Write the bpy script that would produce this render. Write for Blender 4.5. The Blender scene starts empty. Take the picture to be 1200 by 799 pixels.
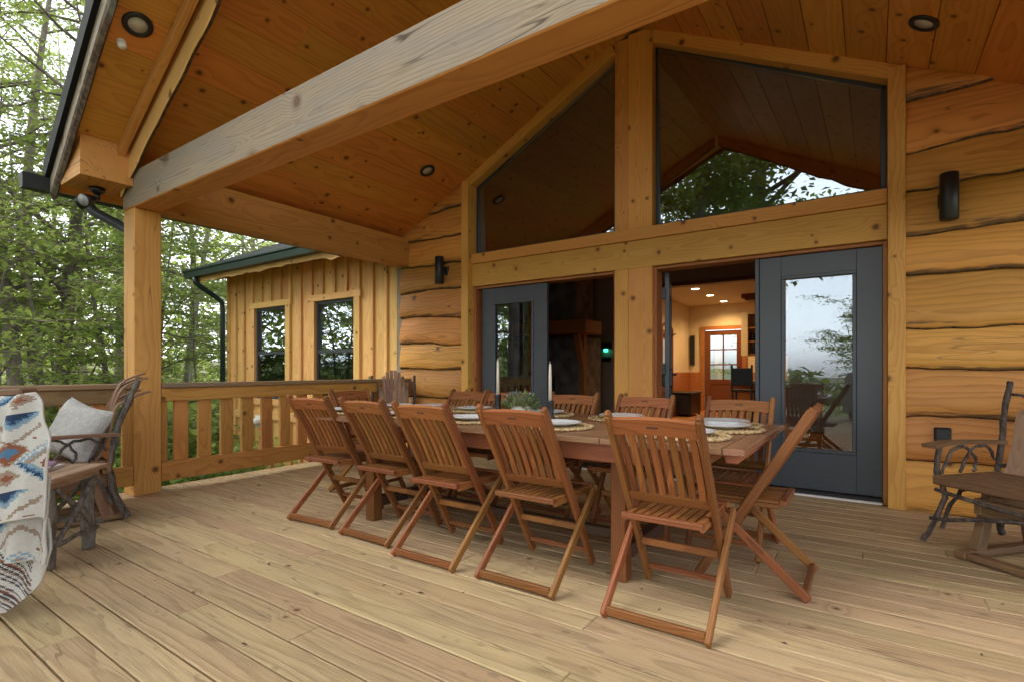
import bpy, math, random
import numpy as np
from mathutils import Vector, Matrix, noise as mnoise
R = math.radians
rng = random.Random(7)
scene = bpy.context.scene
COL = scene.collection
PI = math.pi

# ------------------------------------------------------------------ node helpers
class NT:
    def __init__(s, tree): s.t = tree; s.l = tree.links
    def n(s, typ, **kw):
        nd = s.t.nodes.new(typ)
        for k, v in kw.items(): setattr(nd, k, v)
        return nd
    def put(s, sock, v):
        if hasattr(v, 'is_output') or isinstance(v, bpy.types.NodeSocket): s.l.new(v, sock)
        else: sock.default_value = v
    def math(s, op, a, b=0.0, c=None, clamp=False):
        nd = s.n('ShaderNodeMath', operation=op, use_clamp=clamp)
        s.put(nd.inputs[0], a); s.put(nd.inputs[1], b)
        if c is not None: s.put(nd.inputs[2], c)
        return nd.outputs[0]
    def vmath(s, op, a, b=(0, 0, 0)):
        nd = s.n('ShaderNodeVectorMath', operation=op)
        s.put(nd.inputs[0], a); s.put(nd.inputs[1], b)
        return nd.outputs['Value'] if op in ('LENGTH', 'DISTANCE', 'DOT_PRODUCT') else nd.outputs['Vector']
    def noise(s, vec, scale=1.0, detail=2.0, rough=0.5):
        nd = s.n('ShaderNodeTexNoise')
        s.put(nd.inputs['Vector'], vec); nd.inputs['Scale'].default_value = scale
        nd.inputs['Detail'].default_value = detail; nd.inputs['Roughness'].default_value = rough
        return nd.outputs['Fac']
    def maprange(s, v, a, b, c=0.0, d=1.0, smooth=True):
        nd = s.n('ShaderNodeMapRange', interpolation_type='SMOOTHSTEP' if smooth else 'LINEAR')
        s.put(nd.inputs['Value'], v)
        for i, x in zip(('From Min', 'From Max', 'To Min', 'To Max'), (a, b, c, d)): s.put(nd.inputs[i], x)
        return nd.outputs['Result']
    def mix(s, f, a, b, mode='MIX'):
        nd = s.n('ShaderNodeMix', data_type='RGBA', blend_type=mode)
        s.put(nd.inputs[0], f)
        for i, x in ((6, a), (7, b)):
            if isinstance(x, tuple) and len(x) == 3: x = x + (1,)
            s.put(nd.inputs[i], x)
        return nd.outputs[2]
    def comb(s, x, y, z):
        nd = s.n('ShaderNodeCombineXYZ')
        for i, v in enumerate((x, y, z)): s.put(nd.inputs[i], v)
        return nd.outputs[0]
    def sep(s, v):
        nd = s.n('ShaderNodeSeparateXYZ'); s.put(nd.inputs[0], v); return nd.outputs
    def attr(s, name): return s.n('ShaderNodeAttribute', attribute_name=name)

def new_mat(name):
    m = bpy.data.materials.new(name); m.use_nodes = True
    t = NT(m.node_tree)
    b = m.node_tree.nodes['Principled BSDF']
    return m, t, b

def wood(name, light, dark, ring=60., knots=1.0, knot_size=.022, rough=.6, var=.25, bump=.15, grey=None, grey_amt=0.,
         spec=.3, knotcol=(.045, .016, .006), stain=0., stainc=(.03, .032, .035), warp=.035, cell=(1.6, 4.5), pith=.12, flecks=0., checks=0., objvar=0., fine_amt=.55, patch_amt=.8):
    m, t, b = new_mat(name)
    g = t.attr('g'); x, y, z = t.sep(g.outputs['Vector'])
    rnd = t.attr('rnd').outputs['Fac']
    # knots : points on a jittered lattice over the board face, round whatever the board direction
    s2 = t.math('ADD', y, z)
    vo = t.n('ShaderNodeTexVoronoi', voronoi_dimensions='2D', feature='F1'); vo.inputs['Scale'].default_value = 1.0
    vv = t.comb(t.math('MULTIPLY', x, cell[0]), t.math('MULTIPLY', s2, cell[1]), 0.0)
    t.put(vo.inputs['Vector'], vv)
    px, py, pz = t.sep(vo.outputs['Position'])
    dx = t.math('SUBTRACT', x, t.math('DIVIDE', px, cell[0]))
    dy = t.math('SUBTRACT', s2, t.math('DIVIDE', py, cell[1]))
    cr, cg, cb = t.sep(vo.outputs['Color'])
    wob = t.math('MULTIPLY', t.math('SUBTRACT', t.noise(t.vmath('MULTIPLY', g.outputs['Vector'], (30, 30, 30)), 1.0, 2), .5), .016)
    d = t.math('ADD', t.math('SQRT', t.math('ADD', t.math('MULTIPLY', dx, dx), t.math('MULTIPLY', dy, dy))), wob)
    rad = t.math('MULTIPLY', t.math('POWER', t.maprange(cr, 1.0 - .5 * knots, 1.0, 0.0, 1.0, False), .6), knot_size)
    # growth rings of a log whose pith wanders along the board
    lo = t.noise(t.comb(t.math('MULTIPLY', x, .9), t.math('MULTIPLY', y, 3.), t.math('MULTIPLY', z, 3.)), 1.0, 2)
    hi = t.noise(t.comb(t.math('MULTIPLY', x, 5.), t.math('MULTIPLY', y, 16.), t.math('MULTIPLY', z, 16.)), 1.0, 2)
    w = t.math('ADD', t.math('MULTIPLY', t.math('SUBTRACT', lo, .5), warp * 5), t.math('MULTIPLY', t.math('SUBTRACT', hi, .5), warp * .5))
    push = t.math('MULTIPLY', t.maprange(t.math('DIVIDE', d, t.math('ADD', rad, .004)), 1.0, 5.0, 1.0, 0.0), t.math('MULTIPLY', rad, 1.2))
    zz = t.math('ADD', z, t.math('MULTIPLY', t.math('ADD', rnd, .25), pith))
    r = t.math('SQRT', t.math('ADD', t.math('MULTIPLY', y, y), t.math('MULTIPLY', zz, zz)))
    r = t.math('ADD', t.math('ADD', r, w), push)
    sw = t.math('FRACT', t.math('MULTIPLY', r, ring))
    rings = t.math('POWER', sw, 2.2)
    rings = t.math('MULTIPLY', rings, t.maprange(sw, .9, 1.0, 1.0, 0.0))
    fine = t.noise(t.comb(t.math('MULTIPLY', x, 6.), t.math('MULTIPLY', y, 150.), t.math('MULTIPLY', z, 150.)), 1.0, 3)
    patch = t.noise(t.comb(t.math('MULTIPLY', x, 1.6), t.math('MULTIPLY', y, 7.), t.math('MULTIPLY', z, 7.)), 1.0, 3)
    f = t.math('ADD', t.math('MULTIPLY', rings, .62), t.math('ADD', t.math('MULTIPLY', t.math('SUBTRACT', fine, .5), fine_amt), t.math('MULTIPLY', t.math('SUBTRACT', patch, .45), patch_amt)), clamp=True)
    col = t.mix(f, light, dark)
    if grey is not None:
        gm = t.math('MULTIPLY', t.maprange(patch, .35, .7), grey_amt)
        gcol = t.mix(t.math('ADD', t.math('MULTIPLY', rings, .5), t.math('MULTIPLY', fine, .35)), grey, tuple(c * .55 for c in grey))
        col = t.mix(t.math('ADD', gm, t.math('MULTIPLY', t.math('SUBTRACT', rnd, .4), grey_amt * .5), clamp=True), col, gcol)
    hsv = t.n('ShaderNodeHueSaturation')
    t.put(hsv.inputs['Value'], t.maprange(rnd, 0, 1, 1 - var, 1 + var * .6, False))
    t.put(hsv.inputs['Hue'], t.maprange(t.math('FRACT', t.math('MULTIPLY', rnd, 7.31)), 0, 1, .49, .51, False))
    t.put(hsv.inputs['Color'], col); col = hsv.outputs['Color']
    halo = t.maprange(t.math('DIVIDE', d, t.math('ADD', rad, .001)), .9, 2.1, .55, 0.0)
    halo = t.math('MULTIPLY', halo, t.maprange(rad, .002, .006))
    col = t.mix(halo, col, tuple(c * .7 for c in dark))
    core = t.maprange(t.math('SUBTRACT', d, rad), -.004, .001, 1.0, 0.0)
    core = t.math('MULTIPLY', core, t.maprange(rad, .002, .006))
    rip = t.math('MULTIPLY', t.math('ADD', t.math('SINE', t.math('MULTIPLY', d, 900.)), 1.0), .3)
    col = t.mix(t.math('MULTIPLY', core, t.math('SUBTRACT', 1.0, rip)), col, knotcol)
    if flecks > 0:
        fl = t.noise(t.comb(t.math('MULTIPLY', x, 9.), t.math('MULTIPLY', y, 26.), t.math('MULTIPLY', z, 26.)), 1.0, 2)
        col = t.mix(t.math('MULTIPLY', t.maprange(fl, .66, .72), flecks), col, (.05, .035, .02))
    if checks > 0:
        ck = t.noise(t.comb(t.math('MULTIPLY', x, .55), t.math('MULTIPLY', y, 9.), t.math('MULTIPLY', z, 9.)), 1.0, 2, .35)
        ck2 = t.noise(t.comb(t.math('MULTIPLY', x, 1.3), t.math('MULTIPLY', y, 5.), t.math('MULTIPLY', z, 5.)), 1.0, 1)
        cm = t.math('MULTIPLY', t.maprange(t.math('ABSOLUTE', t.math('SUBTRACT', ck, .52)), .0, .009, 1.0, 0.0), t.maprange(ck2, .48, .56))
        col = t.mix(t.math('MULTIPLY', cm, checks), col, (.05, .035, .022))
    if objvar > 0:
        oi = t.n('ShaderNodeObjectInfo'); h2 = t.n('ShaderNodeHueSaturation')
        t.put(h2.inputs['Value'], t.maprange(oi.outputs['Random'], 0, 1, 1 - objvar, 1 + objvar * .7, False)); t.put(h2.inputs['Hue'], t.maprange(t.math('FRACT', t.math('MULTIPLY', oi.outputs['Random'], 13.7)), 0, 1, .495, .506, False))
        t.put(h2.inputs['Color'], col); col = h2.outputs['Color']
    if stain > 0:
        e = t.attr('e').outputs['Fac']
        sn = t.noise(t.comb(t.math('MULTIPLY', x, 2.2), t.math('MULTIPLY', y, 26.), t.math('MULTIPLY', z, 26.)), 1.0, 4, .65)
        sm = t.math('MULTIPLY', t.maprange(t.math('ADD', t.math('SUBTRACT', sn, .5), t.maprange(e, 0.0, .11, .16, -.16, False)), .06, .17), stain)
        col = t.mix(sm, col, stainc)
    t.put(b.inputs['Base Color'], col)
    t.put(b.inputs['Roughness'], t.math('ADD', rough, t.math('MULTIPLY', f, .12)))
    b.inputs['Specular IOR Level'].default_value = spec
    if bump > 0:
        bp = t.n('ShaderNodeBump'); bp.inputs['Strength'].default_value = bump; bp.inputs['Distance'].default_value = .004
        t.put(bp.inputs['Height'], t.math('SUBTRACT', t.math('SUBTRACT', t.math('MULTIPLY', fine, .6), t.math('MULTIPLY', rings, .5)), t.math('MULTIPLY', core, .6)))
        t.put(b.inputs['Normal'], bp.outputs['Normal'])
    return m

def plain(name, col, rough=.6, metal=0., spec=.5, var=.12, scale=8., bump=0., bscale=60.):
    m, t, b = new_mat(name)
    tc = t.n('ShaderNodeTexCoord').outputs['Object']
    nz = t.noise(tc, scale, 4)
    c = t.mix(t.maprange(nz, .3, .7), tuple(x * (1 - var) for x in col), tuple(min(1, x * (1 + var)) for x in col))
    t.put(b.inputs['Base Color'], c)
    t.put(b.inputs['Roughness'], t.math('ADD', rough - .05, t.math('MULTIPLY', nz, .1)))
    b.inputs['Metallic'].default_value = metal
    b.inputs['Specular IOR Level'].default_value = spec
    if bump:
        bp = t.n('ShaderNodeBump'); bp.inputs['Strength'].default_value = bump; bp.inputs['Distance'].default_value = .01
        t.put(bp.inputs['Height'], t.noise(tc, bscale, 3)); t.put(b.inputs['Normal'], bp.outputs['Normal'])
    return m

def emit(name, col, s):
    m, t, b = new_mat(name)
    b.inputs['Base Color'].default_value = (0.8, .8, .8, 1)
    b.inputs['Emission Color'].default_value = col + (1,); b.inputs['Emission Strength'].default_value = s
    return m

def glass_mat(name, base=.10, tint=(.92, .95, .94)):
    m, t, b = new_mat(name)
    out = m.node_tree.nodes['Material Output']
    tr = t.n('ShaderNodeBsdfTransparent'); tr.inputs['Color'].default_value = tint + (1,)
    gl = t.n('ShaderNodeBsdfGlossy'); gl.inputs['Roughness'].default_value = 0.0; gl.inputs['Color'].default_value = (.80, .89, .97, 1)
    tc = t.n('ShaderNodeTexCoord').outputs['Object']
    bp = t.n('ShaderNodeBump'); bp.inputs['Strength'].default_value = .03; bp.inputs['Distance'].default_value = .02
    t.put(bp.inputs['Height'], t.noise(tc, 1.3, 1)); t.put(gl.inputs['Normal'], bp.outputs['Normal'])
    fr = t.n('ShaderNodeFresnel'); fr.inputs['IOR'].default_value = 1.5
    f = t.math('ADD', t.math('MULTIPLY', fr.outputs[0], .9), base, clamp=True)
    mx = t.n('ShaderNodeMixShader'); t.put(mx.inputs[0], f); t.l.new(tr.outputs[0], mx.inputs[1]); t.l.new(gl.outputs[0], mx.inputs[2])
    t.l.new(mx.outputs[0], out.inputs['Surface'])
    return m

def leaf_mat(name, c1, c2, trans=.58):
    m, t, b = new_mat(name)
    out = m.node_tree.nodes['Material Output']
    rnd = t.attr('rnd').outputs['Fac']
    c = t.mix(rnd, c1, c2)
    oi = t.n('ShaderNodeObjectInfo')
    hsv = t.n('ShaderNodeHueSaturation'); t.put(hsv.inputs['Color'], c)
    t.put(hsv.inputs['Hue'], t.maprange(oi.outputs['Random'], 0, 1, .475, .515, False))
    t.put(hsv.inputs['Value'], t.maprange(oi.outputs['Random'], 0, 1, .85, 1.2, False))
    c = hsv.outputs['Color']
    t.put(b.inputs['Base Color'], c); b.inputs['Roughness'].default_value = .55; b.inputs['Specular IOR Level'].default_value = .3
    tl = t.n('ShaderNodeBsdfTranslucent'); t.put(tl.inputs['Color'], t.mix(.5, c, (.38, .48, .10)))
    mx = t.n('ShaderNodeMixShader'); mx.inputs[0].default_value = trans
    t.l.new(b.outputs[0], mx.inputs[1]); t.l.new(tl.outputs[0], mx.inputs[2]); t.l.new(mx.outputs[0], out.inputs['Surface'])
    return m

def bark_mat(name, c1, c2, scale=9.):
    m, t, b = new_mat(name)
    tc = t.n('ShaderNodeTexCoord').outputs['Object']
    nz = t.noise(t.vmath('MULTIPLY', tc, (1, 1, .25)), scale, 5, .65)
    n2 = t.noise(tc, scale * .2, 2)
    c = t.mix(t.maprange(nz, .35, .65), c1, c2)
    c = t.mix(t.maprange(n2, .55, .7, 0, .5), c, (.16, .17, .13))
    t.put(b.inputs['Base Color'], c); b.inputs['Roughness'].default_value = .9
    bp = t.n('ShaderNodeBump'); bp.inputs['Strength'].default_value = .6; bp.inputs['Distance'].default_value = .02
    t.put(bp.inputs['Height'], nz); t.put(b.inputs['Normal'], bp.outputs['Normal'])
    return m

M = {}
M['deck'] = wood('deck_wood', (.52, .372, .200), (.27, .176, .088), ring=70, knots=.4, knot_size=.013, rough=.7, var=.14, bump=.45, grey=(.42, .35, .25), grey_amt=.14, warp=.011, flecks=.3, pith=.26, knotcol=(.10, .045, .02), checks=.5, fine_amt=1.3, patch_amt=.30)
M['siding'] = wood('siding_wood', (.67, .312, .070), (.37, .138, .024), ring=24, knots=.55, knot_size=.034, rough=.5, var=.24, bump=.25, stain=.7, warp=.045, cell=(1.3, 3.2), spec=.35, checks=.5)
M['trim'] = wood('trim_wood', (.72, .375, .090), (.48, .20, .035), ring=60, knots=.9, knot_size=.024, rough=.5, var=.10, bump=.15, cell=(3.0, 6.), spec=.35)
M['timber'] = wood('timber_wood', (.62, .305, .082), (.41, .16, .034), ring=45, knots=.8, knot_size=.024, rough=.5, var=.08, bump=.2, cell=(2.6, 4.5), checks=.6, spec=.35)
M['grey_timber'] = wood('weathered_timber', (.32, .255, .17), (.17, .122, .075), ring=55, knots=.9, knot_size=.055, rough=.75, var=.05, bump=.5, cell=(1.7, 3.0), grey=(.295, .258, .205), grey_amt=.75, knotcol=(.12, .06, .03), warp=.016, pith=.3, checks=.9, flecks=.15, fine_amt=1.2)
M['ceiling'] = wood('ceiling_pine', (.64, .28, .052), (.42, .155, .022), ring=30, knots=1.0, knot_size=.024, rough=.45, var=.16, bump=.1, cell=(3.3, 4.8), spec=.35, knotcol=(.035, .010, .003))
M['batten'] = wood('batten_wood', (.78, .46, .165), (.54, .26, .072), ring=40, knots=.9, knot_size=.022, rough=.6, var=.12, bump=.2, cell=(2.8, 5.))
M['rail'] = wood('rail_wood', (.54, .255, .065), (.34, .132, .03), ring=45, knots=.8, knot_size=.019, rough=.55, var=.15, bump=.2, cell=(3.0, 6.))
M['rail_dark'] = wood('weathered_rail_wood', (.30, .17, .075), (.18, .095, .045), ring=55, knots=.5, rough=.65, var=.2, bump=.35, grey=(.24, .20, .16), grey_amt=.55)
M['teak'] = wood('teak_wood', (.33, .128, .038), (.115, .037, .011), ring=95, knots=.0, rough=.5, var=.32, bump=.2, spec=.3, warp=.02, objvar=.16)
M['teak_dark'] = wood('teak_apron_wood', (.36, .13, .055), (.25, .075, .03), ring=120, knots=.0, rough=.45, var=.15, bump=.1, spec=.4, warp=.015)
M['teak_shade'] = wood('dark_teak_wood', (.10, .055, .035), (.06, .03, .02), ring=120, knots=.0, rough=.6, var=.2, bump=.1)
M['tabletop'] = wood('table_wood', (.27, .14, .07), (.16, .072, .032), ring=90, knots=.0, rough=.35, var=.18, bump=.1, spec=.5, warp=.02)
M['rustic'] = wood('rustic_seat_wood', (.20, .112, .06), (.11, .056, .028), ring=70, knots=.4, rough=.55, var=.2, bump=.2)
M['slat'] = wood('bent_slat_wood', (.33, .21, .135), (.20, .12, .07), ring=80, knots=.1, rough=.5, var=.2, bump=.15)
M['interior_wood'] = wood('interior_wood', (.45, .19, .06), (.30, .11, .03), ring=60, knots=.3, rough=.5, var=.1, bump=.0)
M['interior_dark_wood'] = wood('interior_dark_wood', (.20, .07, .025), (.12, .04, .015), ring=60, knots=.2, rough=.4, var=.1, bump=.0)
M['twig'] = bark_mat('twig_bark', (.035, .027, .023), (.13, .10, .085), 40.)
M['twig_light'] = bark_mat('pale_twig_bark', (.085, .072, .06), (.22, .195, .165), 40.)
M['bark'] = bark_mat('tree_bark', (.12, .095, .075), (.27, .22, .175), 7.)
M['pale_bark'] = bark_mat('pale_tree_bark', (.20, .17, .14), (.36, .33, .28), 7.)
M['bark_and_seam_shade'] = bark_mat('board_bark_and_seam_shade', (.045, .03, .022), (.17, .115, .07), 34.)  # bark of live edges; on the siding lip also painted seam shadow
M['door_paint'] = plain('slate_grey_paint', (.052, .064, .077), .38, var=.06, scale=3)
M['frame_dark'] = plain('dark_window_frame', (.032, .042, .047), .4, var=.05)
M['black'] = plain('black_metal', (.012, .013, .014), .4, var=.2)
M['rubber'] = plain('black_rubber', (.01, .01, .01), .6, var=.1)
M['green_metal'] = plain('dark_green_metal', (.012, .032, .026), .35, var=.1, scale=2)
M['roof_metal'] = plain('dark_roof_metal', (.010, .011, .012), .65, var=.1, spec=.2)
M['white'] = plain('white_enamel', (.78, .78, .76), .35, var=.03)
M['lens'] = plain('frosted_lens', (.55, .54, .52), .5, var=.03)
M['silver'] = plain('brushed_silver', (.55, .55, .55), .3, metal=.7, var=.05)
M['plate'] = plain('white_glaze', (.72, .745, .76), .18, var=.02)
M['straw'] = plain('woven_straw', (.50, .35, .17), .85, var=.35, scale=60, bump=.5, bscale=160)
M['candle'] = plain('candle_wax', (.66, .58, .48), .5, var=.04)
M['pot'] = plain('cream_ceramic', (.66, .62, .55), .4, var=.1, scale=12)
M['pillow'] = plain('nubby_white_fabric', (.42, .41, .38), .95, var=.10, scale=40, bump=1.0, bscale=90)
M['grey_cloth'] = plain('grey_cover_fabric', (.33, .33, .33), .9, var=.1, bump=.3, bscale=20)
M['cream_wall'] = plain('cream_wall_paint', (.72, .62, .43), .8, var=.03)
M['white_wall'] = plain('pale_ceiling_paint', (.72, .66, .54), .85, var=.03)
M['dark_wall'] = plain('dark_wall_paint', (.33, .29, .24), .9, var=.05)  # even grey-brown for wall cores, inner walls and roof deck
M['stone'] = plain('fireplace_stone', (.16, .145, .13), .85, var=.4, scale=5, bump=.6, bscale=6)
M['counter'] = plain('grey_counter', (.30, .30, .31), .4, var=.1)
M['paper'] = plain('printed_paper', (.62, .58, .55), .6, var=.1)
M['purple'] = plain('purple_cover', (.20, .09, .20), .5, var=.3, scale=30)
M['glass'] = glass_mat('window_glass', .26)
M['door_glass'] = glass_mat('door_glass', .065)
M['gable_glass'] = glass_mat('gable_glass', .17, (.6, .62, .6))
M['glass_dim'] = glass_mat('screened_glass', .05, (.55, .58, .56))
M['glow_warm'] = emit('warm_lamp', (1.0, .78, .50), 5.0)
M['glow_green'] = emit('green_indicator', (.05, .85, .45), 1.2)
M['leaf_a'] = leaf_mat('leaf_spring_green', (.17, .235, .05), (.30, .365, .115))
M['leaf_b'] = leaf_mat('leaf_mid_green', (.13, .195, .045), (.23, .295, .08))
M['leaf_c'] = leaf_mat('leaf_deep_green', (.05, .10, .025), (.09, .15, .04), .4)
M['sprig'] = leaf_mat('sprig_green', (.14, .22, .09), (.28, .36, .17), .3)
M['sprig_blue'] = leaf_mat('sprig_grey_blue', (.16, .20, .24), (.28, .32, .35), .2)
M['dry_leaf'] = plain('dry_leaf', (.10, .075, .045), .8, var=.4, scale=30)
CL = {'w': plain('cream_wool', (.49, .47, .42), .95, var=.04, scale=60, bump=.3, bscale=300), 'n': plain('navy_wool', (.018, .04, .09), .95, var=.15),
      'b': plain('blue_wool', (.065, .145, .24), .95, var=.12), 'l': plain('pale_blue_wool', (.20, .29, .345), .95, var=.1), 'r': plain('rust_wool', (.21, .07, .033), .95, var=.12),
      't': plain('taupe_wool', (.27, .20, .145), .95, var=.1), 'k': plain('charcoal_wool', (.045, .04, .05), .95, var=.1)}

# ------------------------------------------------------------------ mesh builder
OFF = {}
class MB:
    def __init__(s): s.v = []; s.f = []; s.mi = []; s.g = []; s.r = []; s.e = []; s.sm = []
    def add(s, vs, fs, gs, mi=0, rnd=None, e=None, smooth=False):
        b = len(s.v); rnd = rng.random() if rnd is None else rnd
        ox = rng.random() * 60; oy = (rng.random() - .5) * .12
        s.v += [tuple(p) for p in vs]
        s.g += [(q[0] + ox, q[1] + oy, q[2]) for q in gs]
        s.r += [rnd] * len(vs)
        s.e += list(e) if e is not None else [1.0] * len(vs)
        for k, f in enumerate(fs):
            s.f.append([i + b for i in f]); s.mi.append(mi[k] if isinstance(mi, (list, tuple)) else mi); s.sm.append(smooth)
    def obox(s, c, ax, h, ch=.004, mi=0, rnd=None, facemat=None):
        """chamfered box: centre, three unit axes, half sizes; grain runs along the longest axis"""
        c = Vector(c); ax = [Vector(a) for a in ax]
        ch = min(ch, min(h) * .45)
        vs = []; gs = []; idx = {}
        order = sorted(range(3), key=lambda i: -h[i])
        for sx in (-1, 1):
            for sy in (-1, 1):
                for sz in (-1, 1):
                    for k in range(3):
                        q = [sx * h[0], sy * h[1], sz * h[2]]
                        for j in range(3):
                            if j != k: q[j] -= (sx, sy, sz)[j] * ch
                        idx[(sx, sy, sz, k)] = len(vs)
                        vs.append(c + ax[0] * q[0] + ax[1] * q[1] + ax[2] * q[2])
                        gs.append((q[order[0]], q[order[1]], q[order[2]]))
        fs = []; ms = []
        for k in range(3):
            a, b = [j for j in range(3) if j != k]
            for sg in (-1, 1):
                quad = []
                for (sa, sb) in ((-1, -1), (1, -1), (1, 1), (-1, 1)):
                    t = [0, 0, 0]; t[k] = sg; t[a] = sa; t[b] = sb
                    quad.append(idx[(t[0], t[1], t[2], k)])
                fs.append(quad); ms.append((facemat or {}).get((k, sg), mi))
            for sa in (-1, 1):      # edges running along axis k
                for sb in (-1, 1):
                    t0 = [0, 0, 0]; t0[k] = -1; t0[a] = sa; t0[b] = sb
                    t1 = list(t0); t1[k] = 1
                    fs.append([idx[tuple(t0) + (a,)], idx[tuple(t1) + (a,)], idx[tuple(t1) + (b,)], idx[tuple(t0) + (b,)]]); ms.append(mi)
        for sx in (-1, 1):
            for sy in (-1, 1):
                for sz in (-1, 1):
                    fs.append([idx[(sx, sy, sz, k)] for k in range(3)]); ms.append(mi)
        # orient faces outwards
        out = []
        for f in fs:
            p = [vs[i] for i in f]; n = (p[1] - p[0]).cross(p[2] - p[0]); m = sum(p, Vector()) / len(p)
            out.append(f if n.dot(m - c) > 0 else f[::-1])
        s.add(vs, out, gs, ms, rnd)
    def box(s, x0, x1, y0, y1, z0, z1, ch=.003, mi=0, rnd=None, facemat=None):
        s.obox(((x0 + x1) / 2, (y0 + y1) / 2, (z0 + z1) / 2), ((1, 0, 0), (0, 1, 0), (0, 0, 1)), (abs(x1 - x0) / 2, abs(y1 - y0) / 2, abs(z1 - z0) / 2), ch, mi, rnd, facemat)
    def bar(s, p, q, w, d, up=(0, 0, 1), ch=.003, mi=0, rnd=None):
        """box from p to q; w across (perpendicular to up), d along up"""
        p = Vector(p); q = Vector(q); a = (q - p).normalized(); b = a.cross(Vector(up)).normalized(); u = b.cross(a)
        s.obox((p + q) / 2, (a, b, u), ((q - p).length / 2, w / 2, d / 2), ch, mi, rnd)
    def tube(s, pts, rad, n=8, mi=0, caps=True, rnd=None, smooth=True):
        pts = [Vector(p) for p in pts]
        if not isinstance(rad, (list, tuple)): rad = [rad] * len(pts)
        vs = []; gs = []; fs = []; L = 0; prev = None
        for i, p in enumerate(pts):
            t = (pts[min(i + 1, len(pts) - 1)] - pts[max(i - 1, 0)]).normalized()
            if prev is None:
                u = t.cross(Vector((0, 0, 1)) if abs(t.z) < .9 else Vector((1, 0, 0))).normalized()
            else:
                u = (prev - t * prev.dot(t)).normalized()
            prev = u; w = t.cross(u)
            if i: L += (p - pts[i - 1]).length
            for k in range(n):
                a = 2 * PI * k / n
                vs.append(p + (u * math.cos(a) + w * math.sin(a)) * rad[i]); gs.append((L, rad[i] * math.cos(a), rad[i] * math.sin(a)))
        for i in range(len(pts) - 1):
            for k in range(n):
                fs.append([i * n + k, i * n + (k + 1) % n, (i + 1) * n + (k + 1) % n, (i + 1) * n + k])
        if caps: fs += [list(range(n))[::-1], [(len(pts) - 1) * n + k for k in range(n)]]
        s.add(vs, fs, gs, mi, rnd, smooth=smooth)
    def sweep(s, pts, w, t, side, mi=0, rnd=None):
        """flat strip w wide (along side) and t thick following pts; w may be a list"""
        pts = [Vector(p) for p in pts]; side = Vector(side).normalized(); vs = []; gs = []; fs = []; L = 0
        ws = w if isinstance(w, (list, tuple)) else [w] * len(pts)
        for i, p in enumerate(pts):
            a = (pts[min(i + 1, len(pts) - 1)] - pts[max(i - 1, 0)]).normalized(); nrm = a.cross(side).normalized()
            if i: L += (p - pts[i - 1]).length
            for (x, y) in ((-1, -1), (1, -1), (1, 1), (-1, 1)):
                vs.append(p + side * x * ws[i] / 2 + nrm * y * t / 2); gs.append((L, x * ws[i] / 2, y * t / 2))
        for i in range(len(pts) - 1):
            for k in range(4): fs.append([i * 4 + k, i * 4 + (k + 1) % 4, (i + 1) * 4 + (k + 1) % 4, (i + 1) * 4 + k])
        e = (len(pts) - 1) * 4
        fs += [[3, 2, 1, 0], [e, e + 1, e + 2, e + 3]]
        s.add(vs, fs, gs, mi, rnd)
    def lathe(s, prof, n=24, c=(0, 0, 0), mi=0, smooth=True):
        vs = []; gs = []; fs = []
        for r, z in prof:
            for k in range(n):
                a = 2 * PI * k / n; vs.append((c[0] + r * math.cos(a), c[1] + r * math.sin(a), c[2] + z)); gs.append((z, r * math.cos(a), r * math.sin(a)))
        for i in range(len(prof) - 1):
            for k in range(n): fs.append([i * n + k, i * n + (k + 1) % n, (i + 1) * n + (k + 1) % n, (i + 1) * n + k])
        if prof[0][0] > 1e-4: fs.append(list(range(n))[::-1])
        if prof[-1][0] > 1e-4: fs.append([(len(prof) - 1) * n + k for k in range(n)])
        s.add(vs, fs, gs, mi, smooth=smooth)
    def prism(s, poly, y0, y1, mi=0):
        """polygon in X-Z extruded along Y"""
        n = len(poly)
        vs = [(x, y0, z) for x, z in poly] + [(x, y1, z) for x, z in poly]
        gs = [(v[0], v[2], v[1]) for v in vs]
        fs = [list(range(n)), list(range(n, 2 * n))[::-1]] + [[k, n + k, n + (k + 1) % n, (k + 1) % n] for k in range(n)]
        s.add(vs, fs, gs, mi)
    def build(s, name, mats, parent=None, world=True, fixn=False):
        o_ = Vector((0, 0, 0))
        if parent is not None and world: o_ = OFF.get(parent.name, Vector((0, 0, 0)))
        me = bpy.data.meshes.new(name)
        me.from_pydata([(v[0] - o_.x, v[1] - o_.y, v[2] - o_.z) for v in s.v], [], s.f)
        for m in (mats if isinstance(mats, (list, tuple)) else [mats]): me.materials.append(m)
        me.polygons.foreach_set('material_index', s.mi)
        me.polygons.foreach_set('use_smooth', s.sm)
        a = me.attributes.new('g', 'FLOAT_VECTOR', 'POINT'); a.data.foreach_set('vector', [c for q in s.g for c in q])
        a = me.attributes.new('rnd', 'FLOAT', 'POINT'); a.data.foreach_set('value', s.r)
        a = me.attributes.new('e', 'FLOAT', 'POINT'); a.data.foreach_set('value', s.e)
        me.update()
        o = bpy.data.objects.new(name, me); COL.objects.link(o)
        if parent is not None:
            o.parent = parent
            OFF[o.name] = o_
        return o

def tag(o, label=None, cat=None, group=None, kind=None):
    if label: o['label'] = label
    if cat: o['category'] = cat
    if group: o['group'] = group
    if kind: o['kind'] = kind
    return o
def thing(name, label, cat, loc=(0, 0, 0), rz=0., group=None):
    o = bpy.data.objects.new(name, None); COL.objects.link(o)
    o.location = loc; o.rotation_euler = (0, 0, rz); o.empty_display_size = .1
    OFF[o.name] = Vector(loc)
    return tag(o, label, cat, group)
def copy_tree(o, parent=None):
    c = o.copy(); COL.objects.link(c)
    if parent is not None: c.parent = parent
    for ch in list(o.children): copy_tree(ch, c)
    return c
def struct(name, mb, mats): return tag(mb.build(name, mats), kind='structure')

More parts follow.
